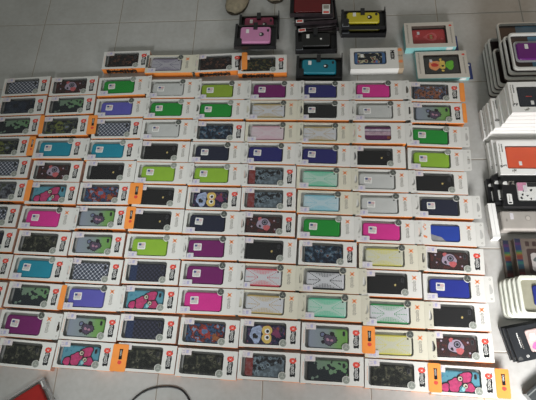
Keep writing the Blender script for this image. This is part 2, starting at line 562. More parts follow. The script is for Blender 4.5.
def text_bars(mb, s, x, y, size, z0, z1, mat, wid=1.0):
    """lettering read from top to bottom (turned a quarter clockwise), starting at x, y"""
    u = size / 6.0
    adv = 0.0
    for ch in s:
        for (a, b, c, d) in GLYPH[ch]:
            p = Vector((a + adv, b))
            q = Vector((c + adv, d))
            t = (q - p)
            t.normalize()
            nn = Vector((-t.y, t.x)) * wid * 0.5
            p2, q2 = p - t * wid * 0.5, q + t * wid * 0.5
            quad = [p2 + nn, q2 + nn, q2 - nn, p2 - nn]
            poly = [(x + v.y * u, y - v.x * u) for v in quad]
            ar = sum(poly[i][0] * poly[(i + 1) % 4][1] - poly[(i + 1) % 4][0] * poly[i][1] for i in range(4))
            if ar < 0:
                poly.reverse()
            mb.prism(poly, z0, z1, mat)
        adv += 2.2 if ch == 'i' else (6.0 if ch in 'mMX' else 5.2)


# ---------------------------------------------------------------- structure
def make_floor():
    m = base_mat('floor_tiles', (0.4, 0.4, 0.4), 0.34)
    n = N(m)
    T = 0.33
    def line(c):
        return n.m('MULTIPLY', n.m('ABSOLUTE', n.m('SUBTRACT', n.m('FRACT', n.m('ADD', n.m('DIVIDE', c, T), 0.5)), 0.5)), T)
    d = n.m('MINIMUM', line(n.x), line(n.y))
    mott = n.ramp(n.m('ADD', n.m('MULTIPLY', n.noise(9, 5, 1.0), 0.6), n.m('MULTIPLY', n.noise(60, 4, 4.0), 0.4)),
                  [(0.30, (0.40, 0.390, 0.370)), (0.50, (0.45, 0.445, 0.430)), (0.70, (0.50, 0.497, 0.485))], False)
    edge = n.m('MULTIPLY', n.m('LESS_THAN', d, 0.0042), 0.25)  # pale band beside the joints: bevel highlight put into the tile colour
    c = n.mix(edge, mott, (0.60, 0.58, 0.53))
    c = n.mix(n.m('LESS_THAN', d, 0.0014), c, (0.27, 0.23, 0.19))
    n.out(c)
    bp = n.nt.nodes.new('ShaderNodeBump')
    bp.inputs['Strength'].default_value = 0.6
    bp.inputs['Distance'].default_value = 0.002
    n.nt.links.new(n.m('MINIMUM', n.m('DIVIDE', d, 0.004), 1.0), bp.inputs['Height'])
    n.nt.links.new(bp.outputs[0], n.nt.nodes['Principled BSDF'].inputs['Normal'])
    mb = MB()
    mb.box(-3, 5, -4.5, 3.0, -0.05, 0.0, m)
    o = bpy.data.objects.new('floor', mb.mesh('floor'))
    COL.objects.link(o)
    o['kind'] = 'structure'
    o['label'] = 'pale grey square-tiled floor'


make_floor()

# ---------------------------------------------------------------- the boxed phone cases
L, W, H = 0.19, 0.0845, 0.03


def window_poly(kind):
    """opening in the carton face, box coordinates from its lower left corner"""
    x0, x1, y0, y1, r = 0.011, 0.1465, 0.0085, 0.0780, 0.009
    if kind == 'lid':
        return rrect(0.045, 0.139, 0.012, 0.074, 0.010)
    if kind in ('R', 'N'):
        c = (0.1375, 0.0150)
        pts = []
        rr = 0.0125
        a0 = math.atan2(y0 - c[1], -math.sqrt(rr ** 2 - (y0 - c[1]) ** 2))
        a1 = math.atan2(math.sqrt(rr ** 2 - (x1 - c[0]) ** 2), x1 - c[0])
        a0 = a0 % (2 * math.pi)
        for i in range(9):
            a = a0 + (a1 - a0) * i / 8
            pts.append((c[0] + rr * math.cos(a), c[1] + rr * math.sin(a)))
        full = rrect(x0, x1, y0, y1, r)
        return pts + full[6:]
    c = (0.1380, 0.0725)
    rr = 0.0115
    a0 = math.atan2(-math.sqrt(rr ** 2 - (x1 - c[0]) ** 2), x1 - c[0])
    a1 = math.atan2(y1 - c[1], -math.sqrt(rr ** 2 - (y1 - c[1]) ** 2))
    a1 = a1 - 2 * math.pi if a1 > 0 else a1
    pts = [(c[0] + rr * math.cos(a0 + (a1 - a0) * i / 8), c[1] + rr * math.sin(a0 + (a1 - a0) * i / 8)) for i in range(9)]
    full = rrect(x0, x1, y0, y1, r)
    return full[:6] + pts + full[12:]


def sh(poly):
    return [(x - L / 2, y - W / 2) for x, y in poly]


def carton(kind, paper):
    mb = MB()
    hole = sh(window_poly(kind))
    front = GRAF if kind == 'R' else ORANGE
    endm = PEACH if kind == 'R' else paper
    lx, ly = L / 2, W / 2
    outer = [(-lx, -ly), (lx, -ly), (lx, ly), (-lx, ly)]
    mb.holed(outer, hole, H - 0.0008, H, paper)
    z1 = H - 0.0008
    vs = lambda a, b: [(a[0], a[1], 0), (b[0], b[1], 0), (b[0], b[1], z1), (a[0], a[1], z1)]
    mb.add(vs(outer[0], outer[1]), [(0, 1, 2, 3)], front)
    mb.add(vs(outer[1], outer[2]), [(0, 1, 2, 3)], endm)
    mb.add(vs(outer[2], outer[3]), [(0, 1, 2, 3)], paper)
    mb.add(vs(outer[3], outer[0]), [(0, 1, 2, 3)], paper)
    mb.add([(x, y, 0) for x, y in outer], [(3, 2, 1, 0)], paper)
    # inner tray
    tray = TRAY if kind in ('R', 'N') else TRAYW
    ix0, ix1, iy = -lx + 0.007, -lx + 0.150, ly - 0.0045
    mb.add([(ix0, -iy, 0.016), (ix1, -iy, 0.016), (ix1, iy, 0.016), (ix0, iy, 0.016)], [(0, 1, 2, 3)], tray)
    q = [(ix0, -iy), (ix1, -iy), (ix1, iy), (ix0, iy)]
    for i in range(4):
        a, b = q[i], q[(i + 1) % 4]
        mb.add([(a[0], a[1], 0.016), (b[0], b[1], 0.016), (b[0], b[1], z1), (a[0], a[1], z1)], [(3, 2, 1, 0)], tray)
    # small vertical print in the left margin
    if kind in ('R', 'lid'):
        random.seed(4)
        y = 0.022
        while y < 0.062:
            ln = random.uniform(0.0015, 0.004)
            mb.box(-lx + 0.0062, -lx + 0.0085, y - ly, y - ly + ln, H, H + 0.0002, PEACH)
            y += ln + 0.0012
    return mb.mesh('carton')


CC = (-L / 2 + 0.0815, -0.0020)      # centre of the phone case in the box


def phone_case(style):
    mb = MB()
    m = case_material(style)
    hx, hy, r = 0.0615, 0.0315, 0.011
    rings = []
    for z, ins in ((0.0, 0.0), (0.006, 0.0), (0.0085, 0.0012), (0.0098, 0.0032), (0.0103, 0.006)):
        rings.append([(x, y, z) for x, y in rrect(-hx + ins, hx - ins, -hy + ins, hy - ins, r - min(ins, 0.004), 5)])
    mb.loft(rings, m)
    me = mb.mesh('phone_case')
    for p in me.polygons:
        p.use_smooth = len(p.vertices) == 4
    return me


ZT = 0.0103


def camera_cutout(style):
    mb = MB()
    m = flat('camera_dark', (0.010, 0.010, 0.012), 0.3, 0.1, 60)
    ring = flat('camera_rim', (0.06, 0.06, 0.07), 0.3, 0.1, 60)
    if style in XCOL or style == 'white':
        mb.prism(disc(0.050, 0.020, 0.0027, 14), ZT, ZT + 0.0004, m)
    else:
        mb.prism(rrect(0.045, 0.0535, 0.0080, 0.0235, 0.004), ZT, ZT + 0.0003, ring)
        mb.prism(rrect(0.0462, 0.0523, 0.0095, 0.0220, 0.003), ZT + 0.0003, ZT + 0.0006, m)
    return mb.mesh('camera_cutout')


def blob(cx, cy, r, seed, k=0.25, n=26, sy=1.0, spiky=0):
    rnd = random.Random(seed)
    ph = [rnd.uniform(0, 6.28) for _ in range(4)]
    pts = []
    for i in range(n):
        a = 2 * math.pi * i / n
        rr = r * (1 + k * (0.5 * math.sin(2 * a + ph[0]) + 0.35 * math.sin(3 * a + ph[1]) + 0.25 * math.sin(5 * a + ph[2])))
        if spiky and i % 2:
            rr *= 1 - spiky
        pts.append((cx + rr * math.cos(a), cy + rr * sy * math.sin(a)))
    return pts


def printed_design(style):
    mb = MB()
    z = ZT
    dk = flat('ink_black', (0.012, 0.010, 0.014), 0.4, 0.05, 60)
    def lay(poly, k, mat):
        mb.prism(poly, z + 0.0002 * k, z + 0.0002 * (k + 1), mat)
    if style == 'skull':
        li = flat('ink_lilac', (0.36, 0.29, 0.38), 0.4, 0.12, 150)
        pk = flat('ink_salmon', (0.50, 0.11, 0.12), 0.4, 0.12, 150)
        lay(blob(0.000, 0.002, 0.0255, 3, 0.12, sy=0.92), 0, dk)
        lay(blob(0.000, 0.003, 0.0222, 3, 0.12, sy=0.90), 1, li)
        lay(blob(0.011, -0.011, 0.0105, 8, 0.2), 2, pk)
        lay(disc(0.004, 0.008, 0.0105), 2, dk)
        lay(disc(0.004, 0.008, 0.0078), 3, flat('ink_steel', (0.20, 0.19, 0.25), 0.4, 0.1, 90))
        lay(disc(0.004, 0.008, 0.0042), 4, dk)
        lay(blob(-0.012, -0.006, 0.0045, 5, 0.3), 2, dk)
        lay(blob(-0.014, 0.021, 0.006, 2, 0.3), 2, pk)
        for p in ((-0.040, -0.008), (0.036, 0.015), (0.040, -0.016), (-0.043, 0.017)):
            lay(disc(p[0], p[1], 0.0030, 10), 0, li)
    elif style == 'owl':
        yl = flat('ink_yellow', (0.62, 0.44, 0.12), 0.4, 0.08, 90)
        bl = flat('ink_pale_blue', (0.30, 0.36, 0.52), 0.4, 0.4, 150)
        lay(blob(-0.030, 0.000, 0.021, 6, 0.35, sy=1.1), 0, bl)
        lay(blob(-0.033, -0.006, 0.008, 9, 0.35), 1, dk)
        lay(blob(0.004, 0.012, 0.016, 4, 0.08), 0, yl)
        lay(blob(0.004, -0.011, 0.016, 5, 0.08), 1, yl)
        for yy in (0.010, -0.009):
            lay(disc(0.005, yy, 0.0082), 2, WPR)
            lay(disc(0.006, yy, 0.0048), 3, dk)
        lay([(-0.002, -0.002), (0.012, 0.0005), (-0.002, 0.003)], 4, ORP)
        lay(blob(0.034, 0.004, 0.015, 12, 0.4, spiky=0.3), 0, flat('ink_maroon', (0.17, 0.03, 0.09), 0.4, 0.2, 90))
    elif style == 'pinkteal':
        pk = flat('ink_magenta', (0.44, 0.04, 0.14), 0.4, 0.25, 120)
        for k, (x, y, r, s) in enumerate(((0.020, 0.012, 0.019, 1), (-0.012, -0.010, 0.021, 2), (0.030, -0.016, 0.016, 3), (-0.040, -0.020, 0.014, 6))):
            lay(blob(x, y, r + 0.0012, s, 0.28), 2 * k, dk)
            lay(blob(x, y, r - 0.0022, s, 0.28), 2 * k + 1, pk)
        cr = flat('ink_cream', (0.50, 0.46, 0.36), 0.4, 0.1, 90)
        for (x, y) in ((0.004, 0.008), (0.018, -0.012)):
            lay(disc(x, y, 0.0085), 8, dk)
            lay(disc(x, y, 0.0065), 9, cr)
            lay(disc(x + 0.001, y, 0.0028), 10, dk)
        lay(blob(0.012, -0.020, 0.006, 6, 0.2), 9, flat('ink_aqua', (0.25, 0.50, 0.52), 0.4, 0.1, 90))
    elif style == 'creature':
        pu = flat('ink_dusky_purple', (0.075, 0.055, 0.095), 0.4, 0.3, 150)
        lay(blob(0.006, -0.004, 0.0215, 4, 0.25, 34, spiky=0.16), 0, dk)
        lay(blob(0.006, -0.004, 0.0180, 4, 0.25, 34, spiky=0.16), 1, pu)
        lay(blob(-0.017, 0.011, 0.0080, 2, 0.12), 2, dk)
        lay(blob(-0.017, 0.011, 0.0055, 2, 0.12), 3, flat('ink_slate', (0.14, 0.16, 0.26), 0.4, 0.1, 90))
        lay(blob(0.013, 0.014, 0.0070, 7, 0.12), 2, dk)
        lay(blob(0.000, -0.004, 0.0045, 9, 0.3), 3, flat('ink_rose', (0.42, 0.22, 0.30), 0.4, 0.1, 90))
        lay(blob(0.012, -0.006, 0.0040, 3, 0.3), 3, flat('ink_rose', (0.42, 0.22, 0.30), 0.4, 0.1, 90))
        lay(blob(-0.016, -0.012, 0.0050, 5, 0.3), 3, dk)
    elif style == 'monster':
        gr = flat('ink_moss', (0.13, 0.15, 0.035), 0.4, 0.25, 120)
        lay(blob(-0.008, 0.004, 0.019, 5, 0.35, 30, spiky=0.12), 0, gr)
        lay(blob(-0.012, 0.008, 0.0055, 1, 0.2), 1, dk)
        lay(blob(-0.001, 0.006, 0.0055, 2, 0.2), 1, dk)
        lay(blob(-0.005, -0.006, 0.0065, 3, 0.4, sy=0.5), 1, dk)
    elif style == 'spider':
        rd = flat('ink_red', (0.30, 0.035, 0.03), 0.4, 0.3, 120)
        lay(blob(0.000, 0.002, 0.019, 11, 0.5, 30, spiky=0.25), 0, rd)
        lay(blob(-0.002, 0.004, 0.009, 4, 0.3), 1, flat('ink_slate2', (0.10, 0.16, 0.30), 0.4, 0.3, 120))
        lay(blob(0.034, -0.012, 0.012, 9, 0.5, 24, spiky=0.25), 0, flat('ink_rust', (0.28, 0.09, 0.03), 0.4, 0.3, 120))
    elif style == 'wolves':
        rd = flat('ink_fox', (0.24, 0.085, 0.045), 0.4, 0.35, 150)
        for k, x in enumerate((-0.026, 0.000, 0.024)):
            lay(blob(x, -0.006 + 0.004 * (k % 2), 0.0125, 20 + k, 0.3, 26, spiky=0.15), 0, rd)
            lay(blob(x, -0.002, 0.004, 30 + k, 0.3), 1, dk)
    elif style in XCOL:
        c = {'Xlilac': (0.10, 0.09, 0.16), 'Xgold': (0.46, 0.30, 0.08), 'Xrose': (0.60, 0.36, 0.45)}.get(style, XCOL[style])
        m = flat('perforation_' + style, c, 0.4, 0.05, 60)
        rr = 0.0011 if style != 'Xblack' else 0.0013
        for sy in (1, -1):
            for row in range(5):
                yy = 0.0125 + row * 0.0042
                half = 0.008 + row * 0.0100
                nn = int(half * 2 / 0.0050)
                for i in range(nn + 1):
                    x = -half + i * 2 * half / nn
                    yb = yy + 0.0012 * (abs(x) / 0.03) ** 2
                    if yb < 0.026:
                        lay(disc(x, sy * yb, rr * 1.25, 6), 0, m)
        for sx in (1, -1):
            for slope in (-0.62, 0.0, 0.62):
                for i in range(8):
                    x = 0.017 + i * 0.0050
                    yb = slope * (x - 0.014)
                    if x < 0.055:
                        lay(disc(sx * x, yb, rr * 1.45, 6), 0, m)
    elif style in ('black',):
        lay(blob(0.026, -0.001, 0.0032, 2, 0.15, 16, 1.15), 0, GOLD)
    elif style == 'lidpurple':
        lay([(-0.045, 0.010), (0.054, 0.010), (0.054, 0.020), (-0.045, 0.020)], 0, flat('foil_silver', (0.45, 0.38, 0.45), 0.25, 0.2, 80))
        lay([(-0.045, -0.006), (0.054, -0.006), (0.054, 0.008), (-0.045, 0.008)], 0, flat('foil_rose', (0.42, 0.30, 0.36), 0.25, 0.2, 80))
        lay([(0.034, -0.020), (0.050, -0.020), (0.050, -0.010), (0.034, -0.010)], 1, flat('foil_brown', (0.22, 0.06, 0.03), 0.3, 0.1, 80))
    elif style == 'lidblue':
        lay([(-0.045, -0.027), (0.004, -0.027), (-0.010, -0.012), (-0.045, -0.002)], 0, flat('foil_grey', (0.28, 0.28, 0.30), 0.25, 0.1, 80))
    else:
        return None
    return mb.mesh('printed_design')


def seal(dark):
    mb = MB()
    mb.T = Matrix.Diagonal((1.12, 1.12, 1.0, 1.0))
    a, b = (SEALD, SEALG) if dark else (SEALG, SEALL)
    mb.prism(disc(0, 0, 0.0096, 28), 0, 0.0003, a)
    mb.holed(disc(0, 0, 0.0088, 28), disc(0, 0, 0.0083, 28), 0.0003, 0.0005, b)
    for ang in (90, 215, 325):
        t = math.radians(ang)
        d = Vector((math.cos(t), math.sin(t)))
        n = Vector((-d.y, d.x)) * 0.0009
        q = [tuple(n * -1), tuple(d * 0.0055 - n), tuple(d * 0.0055 + n), tuple(n)]
        mb.prism(q, 0.0003, 0.0005, b)
    return mb.mesh('seal')


def price_sticker(mat_key):
    mb = MB()
    mb.T = Matrix.Diagonal((1.1, 1.15, 1.0, 1.0))
    mb.prism(rrect(-0.0145, 0.0145, -0.009, 0.009, 0.0015, 2), 0, 0.0003, LILAC if mat_key == 'low' else PINKST)
    mb.prism(rrect(-0.001, 0.006, -0.0045, 0.0045, 0.001, 2), 0.0003, 0.0005, flat('sticker_ink', (0.42, 0.40, 0.58), 0.5, 0.2, 300))
    mb.box(-0.011, -0.004, -0.004, -0.0028, 0.0003, 0.0005, flat('sticker_ink', (0.42, 0.40, 0.58)))
    mb.box(-0.011, -0.004, 0.001, 0.0022, 0.0003, 0.0005, flat('sticker_ink', (0.42, 0.40, 0.58)))
    return mb.mesh('price_sticker')


def flag_sticker():
    mb = MB()
    mb.prism(rrect(-0.0135, 0.0135, -0.0125, 0.0125, 0.003, 3), 0, 0.0003, WPR)
    mb.box(-0.010, -0.001, 0.001, 0.0085, 0.0003, 0.0005, BLUEP)
    rd = flat('flag_red', (0.55, 0.22, 0.24), 0.5, 0.1, 90)
    for y in (0.0072, 0.0044, 0.0016):
        mb.box(-0.0005, 0.0105, y - 0.0006, y + 0.0009, 0.0003, 0.0005, rd)
    for y in (-0.0015, -0.0045, -0.0075):
        mb.box(-0.010, 0.009, y - 0.0006, y + 0.0006, 0.0003, 0.0005, GREYPR)
    return mb.mesh('flag_sticker')


def brand_mark(kind, paper):
    """red disc over a ragged black label, or an orange cross mark over grey lettering"""
    mb = MB()
    mb.T = Matrix.Diagonal((1.38, 1.12, 1.0, 1.0)) if kind == 'red' else Matrix.Diagonal((1.2, 1.15, 1.0, 1.0))
    if kind == 'red':
        mb.prism(blob(0, 0.0160, 0.0076, 4, 0.08, 22), 0, 0.0003, REDP)
        mb.prism([(0.0048, 0.018), (0.0062, 0.0175), (0.0070, 0.0245), (0.0058, 0.0245)], 0, 0.0004, BLACKG)
        for a in (45, 135):
            t = math.radians(a)
            d = Vector((math.cos(t), math.sin(t))) * 0.0032
            n = Vector((-d.y, d.x)) * 0.13
            c = Vector((0, 0.0155))
            mb.prism([tuple(c - d - n), tuple(c + d - n), tuple(c + d + n), tuple(c - d + n)], 0.0003, 0.0005, WPR)
        mb.prism([(-0.0058, -0.0245), (-0.0025, -0.0265), (0.0005, -0.0245), (0.0055, -0.0260), (0.0063, -0.018), (0.0056, -0.008), (0.0068, 0.000),
                  (0.0058, 0.0095), (0.001, 0.0085), (-0.0054, 0.0095), (-0.0048, 0.001), (-0.0066, -0.008), (-0.0054, -0.016)], 0, 0.0003, BLACKG)
        text_bars(mb, 'qmob', -0.0030, 0.0070, 0.0078, 0.0003, 0.0005, WPR, 0.85)
    else:
        for a in (45, 135):
            t = math.radians(a)
            d = Vector((math.cos(t), math.sin(t))) * 0.0075
            n = Vector((-d.y, d.x)) * 0.17
            c = Vector((0, 0.0170))
            mb.prism([tuple(c - d - n), tuple(c + d - n), tuple(c + d + n), tuple(c - d + n)], 0, 0.0003, ORP)
        mb.holed(disc(0, 0.0170, 0.0036, 14), disc(0, 0.0170, 0.0020, 14), 0.0003, 0.0005, ORP)
        text_bars(mb, 'qmob', -0.0036, 0.0080, 0.0088, 0, 0.0003, GREYPR, 0.8)
    return mb.mesh('brand_mark')


def lid_script():
    mb = MB()
    for i in range(14):
        a = i / 13 * 4.5
        x = -0.002 + 0.004 * math.sin(a * 2.1)
        y = 0.022 - i * 0.0016
        mb.box(x - 0.0012, x + 0.0016, y - 0.0012, y + 0.0010, 0, 0.0003, ORP)
    mb.prism([(-0.006, -0.024), (0.006, -0.028), (0.006, -0.021), (-0.006, -0.017)], 0, 0.0003, ORP)
    return mb.mesh('orange_script')


def hang_tab(paper, length):
    """card tab with a hang hole, bending gently up from the end of the box face"""
    mb = MB()
    w = W / 2 - 0.0012
    ln = length
    hx = ln - 0.0085
    outer = [(0, -w), (ln - 0.003, -w), (ln, -w + 0.003), (ln, w - 0.003), (ln - 0.003, w), (0, w)]
    hole = [(hx - 0.0040, -0.016), (hx + 0.0010, -0.016), (hx + 0.0050, -0.010), (hx + 0.0055, -0.003), (hx + 0.0038, 0.004), (hx + 0.0005, 0.015), (hx - 0.0030, 0.015), (hx - 0.0040, 0.0)]
    mb.holed(outer, hole, 0, 0.0006, paper)
    for yy in (-0.031, 0.031):
        mb.holed([(x, y) for x, y in disc(hx, yy, 0.0030, 12)], disc(hx, yy, 0.0019, 12), 0.0006, 0.0008, GREYPR)
    me = mb.mesh('hang_tab')
    for v in me.vertices:
        t = max(0, v.co.x / ln)
        v.co.z += 0.0016 * (t * 3 if t < 0.33 else 1.0) + 0.0030 * t * t
    return me


def orange_tab(length):
    mb = MB()
    w = W / 2 - 0.001
    mb.prism(rrect(-0.004, length, -w, w, 0.005, 4), 0, 0.0008, ORANGE)
    if length > 0.018:
        cx = length * 0.52
        k = min(1.0, length / 0.036)
        mb.prism([(cx - 0.005 * k, -0.004), (cx - 0.001, -0.0055), (cx + 0.0055 * k, -0.004), (cx + 0.0045 * k, 0.012), (cx + 0.0055 * k, 0.027), (cx, 0.026), (cx - 0.0055 * k, 0.0275), (cx - 0.0045 * k, 0.010)], 0.0008, 0.0011, BLACKG)
        mb.prism(blob(cx, -0.014, 0.0062 * k, 4, 0.1, 20), 0.0008, 0.0011, REDP)
        text_bars(mb, 'qmob', cx - 0.0018, 0.023, 0.005, 0.0011, 0.0013, WPR, 0.9)
    return mb.mesh('hang_tab')


def window_film(kind):
    mb = MB()
    c = sh(window_poly(kind))
    mb.prism([(x * 0.999, y * 0.999) for x, y in c], H - 0.0016, H - 0.0012, FILM)
    return mb.mesh('window_film')


ORD = ['first', 'second', 'third', 'fourth', 'fifth', 'sixth', 'seventh', 'eighth', 'ninth', 'tenth', 'eleventh', 'twelfth', 'thirteenth']
DESC = {
    'plaid': 'grey and white plaid', 'check': 'dark faintly checked', 'camo': 'black camouflage', 'camo2': 'dark olive and rust camouflage',
    'splat': 'green ink-splattered', 'creature': 'grey-to-green creature print', 'pinkteal': 'pink swirl on blue', 'skull': 'brown skull-face',
    'monster': 'mossy monster print', 'greyart': 'grey art print', 'navyart': 'very dark navy', 'darkart': 'dark patterned',
    'brownart': 'black and brown print', 'spider': 'blue and red print', 'storm': 'dark stormy blue', 'city': 'grey and red battle print',
    'wolves': 'blue and rust animal print', 'owl': 'big yellow-eyed', 'green': 'plain green', 'lime': 'plain lime green', 'olive': 'olive lime',
    'violet': 'violet blue', 'plum': 'plum purple', 'pink': 'hot pink', 'navy': 'navy blue', 'ink': 'blue-black', 'jet': 'charcoal black',
    'black': 'matte black', 'white': 'plain white', 'teal': 'bright teal', 'blue': 'royal blue', 'lidpurple': 'purple and silver striped', 'lidblue': 'blue and grey',
    'Xlilac': 'lilac dotted', 'Xgold': 'gold dotted', 'Xrose': 'pale pink', 'Xmint': 'mint dotted', 'Xsky': 'sky blue dotted',
    'Xblack': 'black dotted', 'Xred': 'red dotted', 'Xyellow': 'yellow dotted', 'Xgreen': 'green dotted',
}
COLN = ['leftmost column', 'second column from left', 'third column from left', 'fourth column from left', 'middle column',
        'fourth column from right', 'third column from right', 'second column from right', 'rightmost column']
ORANGE_TABS = {(0, 2): 0.014, (0, 3): 0.022, (0, 5): 0.018, (1, 2): 0.032, (1, 9): 0.014, (2, 6): 0.044, (2, 7): 0.030, (2, 12): 0.046,
               (4, 0): 0.018, (6, 10): 0.036, (7, 11): 0.034, (8, 0): 0.014, (8, 1): 0.010, (8, 11): 0.036}
NCOL = {}
for b in BOXES:
    NCOL[b[0]] = max(NCOL.get(b[0], 0), b[1])


def make_box(c, r, kind, style, x, y, ang):
    if r == 0:
        place = 'top of the %s' % COLN[c]
    elif r == NCOL[c]:
        place = 'bottom of the %s' % COLN[c]
    else:
        place = '%s down in the %s' % (ORD[r], COLN[c])
    label = '%s phone case boxed, %s' % (DESC[style], place)
    rnd = random.Random(c * 31 + r)
    t = empty('phone_case_box', (x, y, 0.0), math.radians(ang), label, 'phone case box', 'boxed phone cases laid in columns on the floor')
    lid = style.startswith('lid')
    redlogo = kind == 'R' or style == 'teal'
    k = kind
    if kind == 'R' and style == 'black':
        k = 'N'
        redlogo = False
    wk = 'lid' if lid else k
    paper = CREAM if (style in XCOL) else WHITE
    part('carton', cached(('carton', wk, paper.name), lambda: carton(wk, paper)), t)
    cx = CC[0] + (0.009 if lid else 0)
    cs = part('phone_case', cached(('case', style), lambda: phone_case(style)), t, (cx, CC[1], 0.0166))
    if style not in ('lidpurple', 'lidblue') and (k != 'T' or style in XCOL or style == 'white'):
        part('camera_cutout', cached(('cut', style in XCOL or style == 'white'), lambda: camera_cutout(style)), cs, (0, 0, 0.0004 if style == 'wolves' else 0))
    d = cached(('design', style), lambda: printed_design(style))
    if d:
        part('printed_design', d, cs)
    part('window_film', cached(('film', wk), lambda: window_film(wk)), t)
    lx, ly = -L / 2, -W / 2
    if k == 'T':
        if not lid:
            part('seal', cached(('seal', style not in ('green', 'lime', 'teal')), lambda: seal(style not in ('green', 'lime', 'teal'))), t, (lx + 0.1385, ly + 0.0740, H))
            part('price_sticker', cached(('price', 'low'), lambda: price_sticker('low')), t, (lx + 0.0265, ly + 0.0120, H))
            if style not in XCOL:
                part('flag_sticker', cached('flag', flag_sticker), cs, (-0.028 + rnd.uniform(-0.002, 0.002), 0.005 + rnd.uniform(-0.002, 0.002), ZT), rnd.uniform(-0.08, 0.04))
        else:
            part('orange_script', cached('script', lid_script), t, (lx + 0.027, ly + 0.050, H))
        part('hang_tab', cached(('tab', paper.name), lambda: hang_tab(paper, 0.025)), t, (L / 2 - 0.0005, 0, H))
    else:
        part('seal', cached(('seal', False), lambda: seal(False)), t, (lx + 0.1375, ly + 0.0155, H))
        part('price_sticker', cached(('price', 'high'), lambda: price_sticker('high')), t, (lx + 0.0280, ly + 0.0745, H), rnd.uniform(-0.06, 0.06))
    part('brand_mark', cached(('mark', redlogo), lambda: brand_mark('red' if redlogo else 'x', None)), t, (lx + 0.1680, ly + (0.043 if redlogo else 0.045), H))
    if (c, r) in ORANGE_TABS:
        ln = ORANGE_TABS[(c, r)]
        part('hang_tab', cached(('otab', ln), lambda: orange_tab(ln)), t, (L / 2, 0, H + 0.0008))
    return t


for b in BOXES:
    make_box(*b)


# ---------------------------------------------------------------- generic window carton for the piles
def dashes(mb, x, y0, y1, z, mat, seed, w=0.004, horizontal=False):
    """rows of tiny printed characters too small to read, as short strokes"""
    rnd = random.Random(seed)
    y = y0
    while y < y1:
        ln = rnd.uniform(0.0016, 0.0042)
        o = rnd.uniform(-0.0006, 0.0006)
        if horizontal:
            mb.box(y, y + ln, x + o, x + w + o, z, z + 0.0003, mat)
        else:
            mb.box(x + o, x + w + o, y, y + ln, z, z + 0.0003, mat)
        y += ln + 0.0016


def curl_marks(mb, cx, cy, z, mat, seed, s=1.0):
    rnd = random.Random(seed)
    for i in range(9):
        a = rnd.uniform(0, 3.14)
        x = cx + rnd.uniform(-0.009, 0.009) * s
        y = cy + rnd.uniform(-0.004, 0.004) * s
        d = Vector((math.cos(a), math.sin(a))) * 0.0035 * s
        n = Vector((-d.y, d.x)) * 0.25
        c = Vector((x, y))
        mb.prism([tuple(c - d - n), tuple(c + d - n), tuple(c + d + n), tuple(c - d + n)], z, z + 0.0003, mat)


def window_carton(sx, sy, h, win, paper, side, inner):
    """sx, sy size; origin at lower left corner; win = (x0,x1,y0,y1,r) or None"""
    mb = MB()
    outer = [(0, 0), (sx, 0), (sx, sy), (0, sy)]
    if win:
        mb.holed(outer, rrect(*win), h - 0.0008, h, paper)
        x0, x1, y0, y1, r = win
        q = [(x0 - 0.002, y0 - 0.002), (x1 + 0.002, y0 - 0.002), (x1 + 0.002, y1 + 0.002), (x0 - 0.002, y1 + 0.002)]
        zb = h * 0.30
        mb.add([(*p, zb) for p in q], [(0, 1, 2, 3)], inner)
        for i in range(4):
            a, b = q[i], q[(i + 1) % 4]
            mb.add([(*a, zb), (*b, zb), (*b, h - 0.0008), (*a, h - 0.0008)], [(3, 2, 1, 0)], inner)
    else:
        mb.add([(*p, h) for p in outer], [(0, 1, 2, 3)], paper)
    hz = h - 0.0008 if win else h
    for i in range(4):
        a, b = outer[i], outer[(i + 1) % 4]
        mb.add([(*a, 0), (*b, 0), (*b, hz), (*a, hz)], [(0, 1, 2, 3)], side)
    mb.add([(*p, 0) for p in outer], [(3, 2, 1, 0)], paper)
    return mb


def slab_case(hx, hy, h, mat, r=0.010):
    mb = MB()
    rings = []
    for z, ins in ((0.0, 0.0), (h * 0.6, 0.0), (h * 0.85, 0.0012), (h, 0.0045)):
        rings.append([(x, y, z) for x, y in rrect(-hx + ins, hx - ins, -hy + ins, hy - ins, r - min(ins, 0.004), 5)])
    mb.loft(rings, mat)
    me = mb.mesh('phone_case')
    for p in me.polygons:
        p.use_smooth = len(p.vertices) == 4
    return me


# ---- pile of plain white cartons (right edge)
WS = flat('carton_side_white', (0.90, 0.89, 0.87), 0.5, 0.02, 30)
NAVYC = flat('case_ink_navy', (0.018, 0.022, 0.035), 0.45, 0.05, 30)
ORC = flat('case_coral', (0.74, 0.10, 0.035), 0.45, 0.04, 30)


